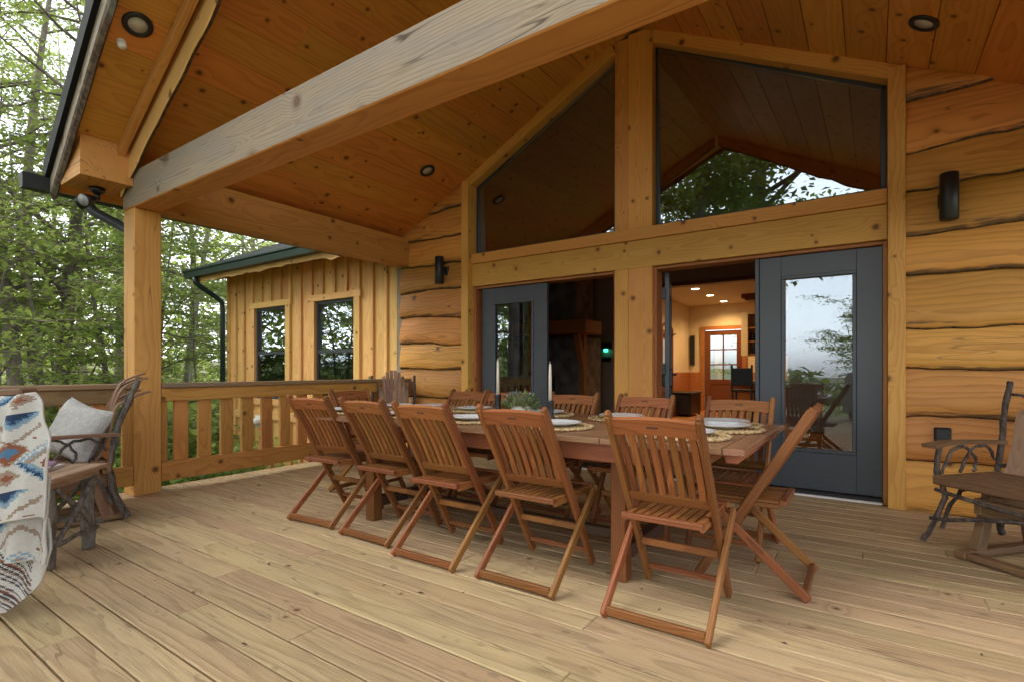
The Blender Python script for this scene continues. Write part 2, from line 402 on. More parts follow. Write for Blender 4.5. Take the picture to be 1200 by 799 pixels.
# ------------------------------------------------------------------ dimensions
CAM_Z = 1.05
YW = 4.95                       # face of the gable wall
XR, ZR, SL = -1.95, 4.43, .51   # ridge line and slope
def ceil_z(x): return ZR - SL * abs(x - XR)
def rake_y(x): return 1.10 + .084 * abs(x - XR)
PX0, PX1 = -5.228, -5.016       # left post
MIR = lambda x: 2 * XR - x

# ------------------------------------------------------------------ ground, deck
def build_ground():
    n = 90; mb = MB(); vs = []; fs = []
    def s(t): return math.copysign(abs(t) ** 2.6, t) * 600
    for j in range(n + 1):
        for i in range(n + 1):
            x = s(i / n * 2 - 1); y = s(j / n * 2 - 1)
            d = math.hypot(x + 4, y)
            z = -1.35 + .12 * mnoise.noise(Vector((x * .25, y * .25, 0))) * min(1, d / 6) + (.02 * max(0, -x - 12) if x < -12 else 0)
            z += max(0, d - 60) * .004 * mnoise.noise(Vector((x * .01, y * .01, 3)))
            if -y > 30: z -= min(5, (-y - 30) * .06)
            vs.append((x, y, z))
    for j in range(n):
        for i in range(n): fs.append([j * (n + 1) + i, j * (n + 1) + i + 1, (j + 1) * (n + 1) + i + 1, (j + 1) * (n + 1) + i])
    mb.add(vs, fs, vs, 0, smooth=True)
    m, t, b = new_mat('ground_cover')
    pos = t.n('ShaderNodeNewGeometry').outputs['Position']
    n1 = t.noise(pos, .9, 5, .65); n2 = t.noise(pos, 7., 4, .7); n3 = t.noise(pos, .08, 3)
    grass = t.mix(n2, (.05, .09, .02), (.11, .15, .04))
    litter = t.mix(n2, (.07, .045, .025), (.16, .11, .065))
    field = t.mix(n3, (.20, .17, .06), (.12, .15, .04))
    x, y, z = t.sep(pos)
    wooded = t.maprange(t.math('ADD', x, t.math('MULTIPLY', t.math('SUBTRACT', n3, .5), 10)), -9, -5, 1, 0)
    c = t.mix(t.math('MULTIPLY', wooded, t.maprange(n1, .38, .6)), grass, litter)
    far = t.math('MULTIPLY', t.maprange(y, -18, -26, 0, 1), t.math('SUBTRACT', 1.0, wooded))
    c = t.mix(far, c, field)
    t.put(b.inputs['Base Color'], c); b.inputs['Roughness'].default_value = .95
    bp = t.n('ShaderNodeBump'); bp.inputs['Strength'].default_value = .8; bp.inputs['Distance'].default_value = .05
    t.put(bp.inputs['Height'], n2); t.put(b.inputs['Normal'], bp.outputs['Normal'])
    o = struct('ground', mb, m)
build_ground()

def build_deck():
    mb = MB(); y = .594 - .1455 * 29 + .0035; x0, x1 = -5.26, 3.6
    while y < YW - .01:
        w = .1385; yy = min(y + w, YW - .004)
        cuts = [x0]; x = x0 + rng.uniform(.6, 3.6)
        while x < x1 - .6: cuts.append(x); x += rng.choice((2.4, 3.05, 3.66, 4.2))
        cuts.append(x1)
        dz = rng.uniform(-.0012, .0012)
        for a, b in zip(cuts, cuts[1:]): mb.box(a + .001, b - .001, y, yy, -.032 + dz, dz, ch=.004)
        y += .1455
    mb.box(x0 - .04, x0 - .001, -3.6, YW, -.30, -.006)
    mb.box(x0 - .04, x1, -3.68, -3.63, -.30, -.006)
    for k in range(12):   # joists under the boards
        X = x0 + .05 + k * .8
        mb.box(X, X + .045, -3.6, YW, -.28, -.036)
    for X in (-5.1, -2.2, .7, 3.4):
        for Y in (-3.4, -.8, 2.0): mb.box(X, X + .14, Y, Y + .14, -1.6, -.281)
    struct('deck', mb, M['deck'])
build_deck()

# ------------------------------------------------------------------ cabin
cabin = thing('cabin', 'timber cabin with live-edge slab siding, tall gable windows and slate grey glass doors', 'cabin', (XR, YW, 0))
COURSES = [-.02, .35, .70, 1.05, 1.37, 1.70, 2.05, 2.37, 2.69, 3.04, 3.42]
def slab_wall(name, xa, xb):
    mb = MB(); n = int((xb - xa) / .04) + 1
    for i, zb in enumerate(COURSES[:-1]):
        zt = COURSES[i + 1] + .05; seed = i * 7.3
        amp = (.03, .025, .04, .025, .04, .045, .035, .045, .04, .03)[i] * 1.25
        vs = []; gs = []; es = []; fs = []; ms = []
        for k in range(n + 1):
            x = xa + (xb - xa) * k / n
            wv = amp * (mnoise.noise(Vector((x * 1.1, seed, 0))) * 1.5 + mnoise.noise(Vector((x * 4., seed, 5))) * .45 + mnoise.noise(Vector((x * 13., seed, 9))) * .12)
            tilt = (.05 * (x - 0.2) if x > 0 and i > 5 else 0) * (1 if i > 6 else .5)
            z0 = zb + (wv if i else 0) + tilt
            cz = ceil_z(x) + .02
            z0 = min(z0, cz - .002)
            bulge = lambda h_: .012 * mnoise.noise(Vector((x * 1.6, seed + h_ * 5, 4)))
            lip = .010 + .012 * abs(mnoise.noise(Vector((x * 5., seed, 2))))
            for (zz, yy, e) in ((z0 + .035, YW + .02, 0.0), (z0 + .002, YW - .030, 0.0), (z0 + lip, YW - .050, 0.0), (z0 + lip + .022, YW - .062, .03), (z0 + .10, YW - .066 + bulge(.1), .10), (z0 + .19, YW - .052 + bulge(.2), .19), (z0 + .28, YW - .034 + bulge(.3), .28), (zt + tilt, YW - .004, .4)):
                z_ = min(zz, cz)
                vs.append((x, yy, z_)); gs.append((x, z_ - zb - .15, yy - YW)); es.append(e)
        for k in range(n):
            for j in range(7):
                fs.append([k * 8 + j, (k + 1) * 8 + j, (k + 1) * 8 + j + 1, k * 8 + j + 1]); ms.append(1 if j < 2 else 0)  # bark underside; the lip's bark colour also paints in the shadow between courses
        mb.add(vs, fs, gs, ms, e=es, smooth=True)
    mb.build(name, [M['siding'], M['bark_and_seam_shade']], cabin)
slab_wall('slab_siding', -5.19, -4.108)
slab_wall('slab_siding', .212, 3.4)
def sq(mat, name, *boxes, parent=None, **k):
    mb = MB()
    for b in boxes: mb.box(*b, **k)
    return mb.build(name, mat, parent or cabin)
# wall core behind siding and trims
mb = MB()
mb.prism([(-5.19, -1.5), (-4.06, -1.5), (-4.06, ceil_z(-4.06)), (-5.19, ceil_z(-5.19))], YW + .022, YW + .18)
mb.prism([(.16, -1.5), (3.4, -1.5), (3.4, ceil_z(3.4)), (.16, ceil_z(.16))], YW + .022, YW + .18)
mb.box(-4.06, .16, YW + .03, YW + .18, -1.5, -.04)
mb.build('wall_core', M['dark_wall'], cabin)
# header, sill, posts, trims
mb = MB(); mb.box(-3.998, .099, YW - .005, YW + .19, 2.05, 2.318); mb.build('header_beam', M['trim'], cabin)
mb = MB(); mb.box(-3.998, .099, YW - .022, YW + .19, 2.322, 2.437); mb.build('window_sill', M['trim'], cabin)
mb = MB()
for (a, b, yy) in ((-2.142, -1.998, YW - .004), (-1.995, -1.752, YW - .012)):
    mb.box(a, b, yy, YW + .19, .0, 2.049); mb.box(a, b, yy, YW + .19, 2.438, ceil_z((a + b) / 2) - .02)
mb.build('centre_post', M['trim'], cabin)
for (a, b) in ((-4.106, -4.0), (.101, .21)):
    mb = MB(); mb.box(a, b, YW - .078, YW + .19, 0.0, ceil_z((a + b) / 2) - .03); mb.build('trim_board', M['trim'], cabin)
for (a, b) in ((-4.06, -2.144), (-1.75, .16)):
    mb = MB(); h = .11
    p = Vector((a, YW + .075, ceil_z(a) - .055)); q = Vector((b, YW + .075, ceil_z(b) - .055))
    mb.bar(p, q, .225, h); mb.build('sloped_trim', M['trim'], cabin)
# inner reveals of the door openings
for (a, b) in ((-4.0, -2.142), (-1.752, .101)):
    mb = MB()
    mb.box(a + .001, a + .028, YW + .035, YW + .20, .0, 2.048); mb.box(b - .028, b - .001, YW + .035, YW + .20, .0, 2.048)
    mb.box(a + .03, b - .03, YW + .035, YW + .20, 2.02, 2.047)
    mb.build('door_jamb', M['interior_wood'], cabin)
# gable windows
def gable_window(xa, xb):
    zs = 2.438
    za, zb = ceil_z(xa) - .12, ceil_z(xb) - .12
    mb = MB(); yy = YW + .10
    def fr(p, q): mb.bar(p, q, .05, .035, ch=.004)
    fr((xa, yy, zs + .017), (xb, yy, zs + .017))
    mb.bar((xa + .017, yy, zs + .035), (xa + .017, yy, za), .05, .035, up=(1, 0, 0)); mb.bar((xb - .017, yy, zs + .035), (xb - .017, yy, zb), .05, .035, up=(1, 0, 0))
    fr((xa, yy, za - .017), (xb, yy, zb - .017))
    w = mb.build('gable_window', M['frame_dark'], cabin)
    mb = MB(); mb.prism([(xa + .03, zs + .03), (xb - .03, zs + .03), (xb - .03, zb - .03), (xa + .03, za - .03)], YW + .102, YW + .108)
    mb.v = [(p[0], p[1] - (p[2] - zs) * .027, p[2]) for p in mb.v]     # pane set slightly out of plumb in its rebate
    mb.build('glass_pane', M['gable_glass'], w)
gable_window(-3.99, -2.15); gable_window(-1.745, .093)
# doors
def glass_door(xa, xb, ya, hinge_open=False, parent=cabin):
    z0, z1 = .05, 2.015; st = .172; t = .045
    mb = MB()
    mb.box(xa, xa + st, ya, ya + t, z0, z1, ch=.003); mb.box(xb - st, xb, ya, ya + t, z0, z1, ch=.003)
    mb.box(xa + st, xb - st, ya + .0005, ya + t - .0005, z0, z0 + .31, ch=.001); mb.box(xa + st, xb - st, ya + .0005, ya + t - .0005, z1 - .17, z1, ch=.001)
    d = mb.build('door', M['door_paint'], parent)
    a, b, c, e = xa + st, xb - st, z0 + .31, z1 - .17
    mb = MB()
    for (w_, yo) in ((.028, .012), (.014, .005)):
        yy = ya - yo
        mb.box(a, b, yy, ya + .02, c, c + w_, ch=.004); mb.box(a, b, yy, ya + .02, e - w_, e, ch=.004)
        mb.box(a, a + w_, yy + .0006, ya + .02, c + w_, e - w_, ch=.004); mb.box(b - w_, b, yy + .0006, ya + .02, c + w_, e - w_, ch=.004)
        a += w_ * .45; b -= w_ * .45; c += w_ * .45; e -= w_ * .45
        ya -= .002
    mb.build('glazing_frame', M['door_paint'], d)
    a, b, c, e = xa + st, xb - st, z0 + .31, z1 - .17
    mb = MB(); mb.box(a + .012, b - .012, ya + .026, ya + .032, c + .012, e - .012, ch=.0005); mb.build('glass_pane', M['door_glass'], d)
    return d
glass_door(-3.90, -2.985, YW + .07)
rd = glass_door(-.812, .072, YW + .07)
# lock stile covers
sq(M['door_paint'], 'astragal', (-.846, -.815, YW + .055, YW + .12, .05, 2.015), parent=rd)
# open leaf folded inwards beside the centre post
mb = MB(); xo = -1.70
mb.box(xo, xo + .045, YW + .22, YW + .40, .05, 2.015); mb.box(xo, xo + .045, YW + .94, YW + 1.12, .05, 2.015)
mb.box(xo + .001, xo + .044, YW + .40, YW + .94, .05, .36); mb.box(xo + .001, xo + .044, YW + .40, YW + .94, 1.845, 2.015)
d = mb.build('door', M['door_paint'], cabin); d['label'] = 'grey door leaf swung open into the room'
mb = MB(); mb.box(xo + .019, xo + .025, YW + .401, YW + .939, .361, 1.844, ch=.0005); mb.build('glass_pane', M['glass'], d)
mb = MB(); mb.box(xo - .03, xo + .075, YW + .27, YW + .31, .88, 1.06, ch=.008); mb.tube([(xo + .06, YW + .29, 1.0), (xo + .10, YW + .29, 1.0), (xo + .105, YW + .38, 1.0)], .011); mb.build('door_handle', M['black'], d)
for z in (.35, 1.0, 1.75):
    mb = MB(); mb.box(xo - .03, xo + .012, YW + .195, YW + .218, z, z + .11); mb.build('hinge', M['black'], d)
hp = Vector((-1.715 - XR, .20, 0)); rot = Matrix.Translation(hp) @ Matrix.Rotation(R(16), 4, 'Z') @ Matrix.Translation(-hp)
for o in [d] + list(d.children): o.data.transform(rot)      # the leaf stands open past square
for (a, b) in ((-3.97, -2.17), (-1.72, .07)):
    mb = MB(); mb.box(a, b, YW + .02, YW + .20, .004, .046, ch=.006); mb.build('threshold', M['black'], cabin)
    mb = MB(); mb.box(a, b, YW - .012, YW + .018, .002, .018, ch=.003); mb.build('sill_flashing', M['white'], cabin)
# wing with boards and battens
WX0, WX1, WZ0, WZ1 = -9.82, -5.192, -1.6, 2.74
WINS = [(-8.88, -7.95), (-7.16, -6.22)]; WB, WT = .55, 2.10
mb = MB(); xs = [WX0]; p = .285
while xs[-1] + p < WX1 - .1: xs.append(xs[-1] + p)
xs.append(WX1)
def wall_pieces(a, b, y0, y1):
    cuts = [a, b]
    for (u, v) in WINS:
        for q in (u, v):
            if a < q < b: cuts.append(q)
    cuts.sort()
    for u, v in zip(cuts, cuts[1:]):
        m_ = (u + v) / 2
        if any(s_ < m_ < t_ for s_, t_ in WINS):
            mb.box(u, v, y0, y1, WZ0, WB, ch=.001); mb.box(u, v, y0, y1, WT, WZ1, ch=.001)
        else: mb.box(u, v, y0, y1, WZ0, WZ1, ch=.001)
for a, b in zip(xs, xs[1:]): wall_pieces(a + .002, b - .002, YW + .045, YW + .075)
mb.build('board_wall', M['batten'], cabin)
mb = MB()
for x in xs[:-1]:
    x = max(x, WX0 + .035)
    if any(u - .16 < x < v + .16 for u, v in WINS):
        mb.box(x - .028, x + .028, YW + .008, YW + .0445, WT + .1, WZ1); mb.box(x - .028, x + .028, YW + .008, YW + .0445, WZ0, WB - .1)
    else: mb.box(x - .028, x + .028, YW + .008, YW + .0445, WZ0, WZ1)
mb.build('batten', M['batten'], cabin)
mb = MB(); mb.box(WX1 - .13, WX1 - .002, YW + .012, YW + .0445, WZ0, WZ1); mb.build('corner_board', M['grey_timber'], cabin)
mb = MB(); mb.box(WX0, WX1, YW + .009, YW + .044, .2, .34, ch=.002)
mb.build('skirt_board', M['batten'], cabin)
mb = MB(); mb.box(WX0, WX0 + .12, YW + .08, YW + 4.5, WZ0, WZ1); mb.box(WX0 + .12, WX1, YW + .35, YW + .40, WZ0, WZ1); mb.build('wing_inner_wall', M['dark_wall'], cabin)
for (u, v) in WINS:
    mb = MB()
    mb.box(u - .13, u - .001, YW + .004, YW + .044, WB - .1, WT + .09); mb.box(v + .001, v + .13, YW + .004, YW + .044, WB - .1, WT + .09)
    mb.box(u - .16, v + .16, YW - .002, YW + .044, WT + .001, WT + .1); mb.box(u, v, YW + .004, YW + .044, WB - .1, WB - .001)
    w = mb.build('window', M['batten'], cabin)
    mb = MB(); f = .045; yy = YW + .05; mid = (WB + WT) / 2 + .0
    mb.box(u + .001, u + f, yy, yy + .06, WB + .001, WT - .001); mb.box(v - f, v - .001, yy, yy + .06, WB + .001, WT - .001)
    mb.box(u + f, v - f, yy, yy + .06, WT - f, WT - .001); mb.box(u + f, v - f, yy, yy + .06, WB + .001, WB + f); mb.box(u + f, v - f, yy - .008, yy + .06, mid - .025, mid + .025)
    mb.build('window_frame', M['frame_dark'], w)
    mb = MB(); mb.box(u + f, v - f, yy + .03, yy + .036, mid + .025, WT - f, ch=.0005); mb.build('glass_pane', M['glass'], w)
    mb = MB(); mb.box(u + f, v - f, yy + .012, yy + .018, WB + f, mid - .025, ch=.0005); mb.build('insect_screen', M['glass_dim'], w)
# wing roof, live edge fascia, gutter, downspout
GY = 4.45
mb = MB()
mb.add([(-10.28, GY + .05, 2.80), (-5.72, GY + .05, 2.80), (-5.72, 10.5, 5.6), (-10.28, 10.5, 5.6), (-10.28, GY + .05, 2.86), (-5.72, GY + .05, 2.86), (-5.72, 10.5, 5.66), (-10.28, 10.5, 5.66)],
       [[3, 2, 1, 0], [4, 5, 6, 7], [0, 1, 5, 4], [1, 2, 6, 5], [2, 3, 7, 6], [3, 0, 4, 7]], [(0, 0, 0)] * 8)
wroof = mb.build('wing_roof', M['roof_metal'], cabin)
mb = MB(); mb.box(-10.22, -5.73, GY + .09, YW + .06, 2.742, 2.775); mb.build('soffit', M['timber'], wroof)
mb = MB(); n = 120; vs = []; gs = []; fs = []
for k in range(n + 1):
    x = -10.2 + (4.45) * k / n
    w_ = .15 + .07 * abs(mnoise.noise(Vector((x * 2.2, 1, 1)))) * 2 + .022 * mnoise.noise(Vector((x * 7, 3, 1)))
    zt, zb = 2.741, 2.741 - w_ * .85
    for (yy, zz) in ((GY + .085, zt), (GY + .085, zb), (GY + .125, zb + .02), (GY + .125, zt)): vs.append((x, yy, zz)); gs.append((x, zz, yy))
for k in range(n):
    for j in range(4): fs.append([k * 4 + j, k * 4 + (j + 1) % 4, k * 4 + 4 + (j + 1) % 4, k * 4 + 4 + j])
mb.add(vs, fs, gs); mb.build('live_edge_fascia', M['batten'], wroof)
mb = MB()
prof = [(GY + .08, 2.83), (GY - .055, 2.83), (GY - .055, 2.80), (GY - .035, 2.78), (GY - .02, 2.69), (GY + .08, 2.685)]
n = len(prof); vs = [(-10.26, y, z) for y, z in prof] + [(-5.76, y, z) for y, z in prof]
mb.add(vs, [[k, (k + 1) % n, n + (k + 1) % n, n + k] for k in range(n)] + [list(range(n))[::-1], list(range(n, 2 * n))], [(0, 0, 0)] * (2 * n))
gut = mb.build('gutter', M['green_metal'], wroof)
mb = MB(); mb.tube([(-9.95, GY + .02, 2.69), (-9.95, GY + .03, 2.60), (-9.94, GY + .12, 2.52), (-9.88, YW - .17, 2.38), (-9.85, YW - .06, 2.28), (-9.85, YW - .045, 2.15), (-9.85, YW - .045, -1.5)], .045, n=10)
mb.build('downspout', M['green_metal'], cabin)
mb = MB(); mb.obox((-8.72, YW + .0, .16), ((1, 0, 0), (0, 1, 0), (0, 0, 1)), (.09, .02, .10), .01); mb.lathe([(.0, .06), (.05, .05), (.075, .02), (.08, -.04), (.07, -.045), (.06, -.03)], 16, (-8.72, YW - .05, .16))
tag(mb.build('vent_cover', M['white']), 'small white vent hood low on the board and batten wing wall', 'vent cover')

# ------------------------------------------------------------------ interior seen through the doors
def ib(name, *boxes, mat): 
    mb = MB()
    for b in boxes: mb.box(*b, ch=.001)
    return struct(name, mb, mat)
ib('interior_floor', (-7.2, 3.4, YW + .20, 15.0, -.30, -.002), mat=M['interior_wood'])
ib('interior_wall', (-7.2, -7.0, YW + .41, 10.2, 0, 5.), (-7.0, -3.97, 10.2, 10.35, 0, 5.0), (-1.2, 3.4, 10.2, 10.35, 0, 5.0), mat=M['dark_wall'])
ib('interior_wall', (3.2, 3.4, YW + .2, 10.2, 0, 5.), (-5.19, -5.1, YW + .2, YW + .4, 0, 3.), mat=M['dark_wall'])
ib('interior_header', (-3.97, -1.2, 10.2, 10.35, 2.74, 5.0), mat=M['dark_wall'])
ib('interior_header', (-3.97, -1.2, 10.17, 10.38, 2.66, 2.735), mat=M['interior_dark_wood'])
ib('kitchen_wall', (-4.1, -3.97, 10.36, 14.0, 0, 2.7), (-4.1, -3.57, 14.0, 14.12, 0, 2.7), (-2.65, 1.0, 14.0, 14.12, 0, 2.7), (-3.57, -2.65, 14.0, 14.12, 2.08, 2.7), (.9, 1.0, 10.36, 14.0, 0, 2.7), mat=M['cream_wall'])
ib('kitchen_ceiling', (-4.1, 1.0, 10.36, 14.12, 2.70, 2.8), mat=M['white_wall'])
ib('wainscot', (-3.969, -3.945, 11.0, 13.99, .0, .98), (-3.94, -3.58, 13.975, 13.998, 0, .98), (-2.6, -1.9, 13.975, 13.998, 0, .98), mat=M['interior_wood'])
mb = MB()   # vaulted ceiling inside
for sgn in (-1, 1):
    xe = XR + sgn * 5.2
    mb.add([(XR, YW + .2, ZR + .08), (xe, YW + .2, ZR - SL * 5.2 + .08), (xe, 10.3, ZR - SL * 5.2 + .08), (XR, 10.3, ZR + .08)], [[0, 1, 2, 3]] if sgn < 0 else [[3, 2, 1, 0]], [(0, 0, 0), (0, 5, 0), (5, 5, 0), (5, 0, 0)])
    mb.add([(XR, YW + .2, ZR + .30), (xe, YW + .2, ZR - SL * 5.2 + .30), (xe, 10.3, ZR - SL * 5.2 + .30), (XR, 10.3, ZR + .30)], [[0, 1, 2, 3]] if sgn > 0 else [[3, 2, 1, 0]], [(0, 0, 0), (0, 5, 0), (5, 5, 0), (5, 0, 0)])
struct('interior_ceiling', mb, M['ceiling'])
# kitchen entry door with six panes (part of the cabin)
mb = MB(); a, b, y = -3.56, -2.66, 13.99
mb.box(a, a + .13, y, y + .05, 0, 2.04); mb.box(b - .13, b, y, y + .05, 0, 2.04); mb.box(a + .13, b - .13, y, y + .05, 1.92, 2.04); mb.box(a + .13, b - .13, y, y + .05, .68, .80); mb.box(a + .13, b - .13, y, y + .05, 0, .2); mb.box(a + .13, b - .13, y + .012, y + .04, .2, .68)
xm = (a + b) / 2
mb.box(xm - .015, xm + .015, y, y + .05, .80, 1.92)
for z in (1.16, 1.54): mb.box(a + .13, b - .13, y + .003, y + .047, z, z + .03)
d = mb.build('door', M['interior_dark_wood'], cabin); d['label'] = 'wooden six-pane entry door at the end of the lit kitchen'
mb = MB(); mb.box(a + .13, b - .13, y + .022, y + .028, .80, 1.92, ch=.0005); mb.build('glass_pane', M['glass'], d)
mb = MB(); mb.box(b - .10, b - .06, y - .03, y, .95, 1.12); mb.tube([(b - .08, y - .03, 1.0), (b - .08, y - .06, 1.0), (b - .18, y - .06, 1.0)], .012); mb.build('door_handle', M['black'], d)
mb = MB(); mb.box(a - .11, a - .005, y - .03, y - .001, 0, 2.15); mb.box(b + .005, b + .11, y - .03, y - .001, 0, 2.15); mb.box(a, b, y - .03, y - .001, 2.05, 2.15); mb.build('door_casing', M['interior_wood'], d)
# hall tree
t = thing('hall_tree', 'tall dark wooden hall tree with arched top and pegs against the cream kitchen wall', 'hall tree', (-3.80, 11.9, 0))
mb = MB(); mb.box(-3.94, -3.88, 11.6, 11.66, .4, 2.0); mb.box(-3.94, -3.88, 12.35, 12.41, .4, 2.0); mb.box(-3.935, -3.9, 11.66, 12.35, .42, 1.0); mb.box(-3.935, -3.9, 11.66, 12.35, 1.75, 1.95)
mb.tube([(-3.91, 11.63, 2.0), (-3.91, 11.8, 2.08), (-3.91, 12.0, 2.12), (-3.91, 12.2, 2.08), (-3.91, 12.38, 2.0)], .03); mb.build('frame', M['interior_dark_wood'], t)
mb = MB(); mb.box(-3.925, -3.915, 11.66, 12.35, 1.0, 1.75); mb.build('mirror', M['silver'], t)
for yy in (11.75, 12.0, 12.25):
    mb = MB(); mb.tube([(-3.90, yy, 1.82), (-3.78, yy, 1.88)], .014); mb.build('peg', M['black'], t)
mb = MB(); mb.box(-3.94, -3.62, 11.58, 12.43, .0, .42, ch=.01); mb.build('bench_box', M['interior_dark_wood'], t)
mb = MB(); mb.box(-3.82, -3.30, 11.78, 12.6, .05, .50, ch=.012); mb.box(-3.84, -3.28, 11.76, 12.62, .502, .54, ch=.008)
for (x, yy) in ((-3.80, 11.8), (-3.36, 11.8), (-3.80, 12.54), (-3.36, 12.54)): mb.box(x, x + .05, yy, yy + .05, 0, .049)
o = mb.build('blanket_chest', M['black']); tag(o, 'low black chest standing below the hall tree in the lit kitchen', 'chest')
mb = MB(); mb.box(-3.93, -3.81, 13.93, 13.97, 1.16, 1.93, ch=.01); mb.box(-3.92, -3.82, 13.925, 13.9295, 1.3, 1.8); tag(mb.build('wall_panel', M['black']), 'narrow black upright panel hung beside the six-pane kitchen door', 'wall panel')
t = thing('wall_cabinet', 'cream wall cabinet with open shelves of jars in the kitchen', 'cabinet', (-1.95, 12.6, 1.3))
mb = MB(); mb.box(-2.40, -2.26, 12.5, 12.9, 1.35, 2.32); mb.box(-2.26, -1.4, 12.86, 12.9, 1.35, 2.32); mb.box(-2.26, -1.4, 12.5, 12.86, 2.27, 2.32); mb.build('carcass', M['cream_wall'], t)
mb = MB(); 
for z in (1.36, 1.65, 1.95): mb.box(-2.26, -1.4, 12.52, 12.86, z, z + .03)
mb.build('shelf', M['interior_wood'], t)
for k, (x, z, h) in enumerate(((-2.18, 1.685, .16), (-2.05, 1.685, .12), (-1.92, 1.98, .14), (-2.16, 1.395, .13), (-2.03, 1.395, .2))):
    mb = MB(); mb.lathe([(.045, 0), (.05, .01), (.05, h * .8), (.03, h), (.0, h)], 12, (x, 12.66, z)); tag(mb.build('jar', M['black']), 'small dark jar standing on the kitchen wall shelves', 'jar', 'jars on the kitchen shelves')
t = thing('kitchen_island', 'kitchen island with grey counter top seen through the open door', 'kitchen island', (-1.5, 11.7, 0))
mb = MB(); mb.box(-2.42, -.6, 11.5, 12.2, .78, .83, ch=.01); mb.build('counter_top', M['counter'], t)
mb = MB(); mb.box(-2.36, -.66, 11.56, 12.14, 0, .779); mb.build('cabinet_base', M['interior_wood'], t)
def bar_chair(x, y, label):
    t = thing('bar_chair', label, 'chair', (x, y, 0), 0, 'dark chairs inside')
    mb = MB(); mb.box(-.2, .2, -.2, .2, .62, .66, ch=.01); mb.build('seat', M['black'], t, world=False)
    mb = MB(); mb.box(-.19, .19, -.21, -.18, .74, 1.08, ch=.012); mb.build('backrest', M['black'], t, world=False)
    for sx in (-1, 1):
        for sy in (-1, 1):
            mb = MB(); mb.bar((sx * .18, sy * .18, 0), (sx * .17, sy * .17 , .62), .035, .035, up=(0, 1, 0)); mb.build('leg', M['black'], t, world=False)
        mb = MB(); mb.bar((sx * .18, -.19, .66), (sx * .18, -.2, 1.14), .035, .03, up=(0, 1, 0)); mb.build('back_post', M['black'], t, world=False)
    mb = MB(); mb.box(-.17, .17, .165, .185, .25, .28); mb.build('foot_rail', M['black'], t, world=False)
bar_chair(-2.08, 11.1, 'black bar chair pulled up to the grey kitchen island')
bar_chair(-2.62, 6.9, 'black chair standing in the dim room behind the centre post')
for k, (x, y) in enumerate(((-2.99, 11.0), (-2.98, 12.15), (-2.97, 13.4))):
    t = thing('kitchen_downlight', ('lit ceiling downlight nearest the open glass door', 'lit ceiling downlight in the middle of the kitchen row', 'lit ceiling downlight closest to the six-pane door')[k], 'downlight', (x, y, 2.70), 0, 'lit kitchen downlights')
    mb = MB(); mb.lathe([(.075, 0), (.10, -.008), (.10, -.001)], 20); mb.build('trim_ring', M['white'], t, world=False)
    mb = MB(); mb.lathe([(0, -.004), (.075, -.004), (.075, -.001)], 20); mb.build('lens', M['glow_warm'], t, world=False)
    ld = bpy.data.lights.new('kitchen_lamp', 'SPOT'); ld.energy = 30; ld.color = (1.0, .62, .27); ld.spot_size = R(150); ld.spot_blend = .8; ld.shadow_soft_size = .08
    lo = bpy.data.objects.new('kitchen_lamp', ld); COL.objects.link(lo); lo.location = (0, 0, -.03); lo.parent = t
mb = MB(); mb.box(-2.36, -1.6, 12.3, 12.9, 2.60, 2.699, ch=.01); mb.box(-2.30, -1.66, 12.36, 12.84, 2.56, 2.598, ch=.008); tag(mb.build('ceiling_fixture', M['interior_dark_wood']), 'dark wooden box fixture on the kitchen ceiling', 'ceiling fixture')
# fireplace in the dim room
t = thing('fireplace', 'dark stone fireplace with wooden mantel and brace in the unlit room', 'fireplace', (-5.2, 8.9, 0))
mb = MB(); mb.box(-6.4, -4.45, 8.72, 9.6, 0, 1.66, ch=.02); mb.box(-6.2, -4.62, 8.85, 9.6, 1.96, 4.3, ch=.02); mb.build('chimney_breast', M['stone'], t)
mb = MB(); mb.box(-6.5, -4.16, 8.35, 9.0, 1.70, 1.94, ch=.012); mb.build('mantel', M['interior_wood'], t)
for x in (-4.38, -6.3):
    mb = MB(); mb.bar((x, 8.66, 1.05), (x, 8.42, 1.69), .1, .1, up=(1, 0, 0)); mb.box(x - .055, x + .055, 8.6, 8.71, .0, 1.69); mb.build('brace', M['interior_wood'], t)
mb = MB(); mb.box(-5.8, -5.0, 8.705, 8.719, .1, .9); mb.build('firebox', M['black'], t)
t = thing('thermostat', 'small black wall control glowing green in the dim room', 'thermostat', (-4.58, 10.13, 1.2))
mb = MB(); mb.box(-4.69, -4.48, 10.13, 10.199, 1.47, 1.61, ch=.006); mb.box(-4.68, -4.49, 10.14, 10.199, 1.21, 1.31, ch=.006); mb.build('case', M['black'], t)
mb = MB(); mb.box(-4.63, -4.54, 10.118, 10.1295, 1.42, 1.48, ch=.004); mb.build('indicator', M['glow_green'], t)

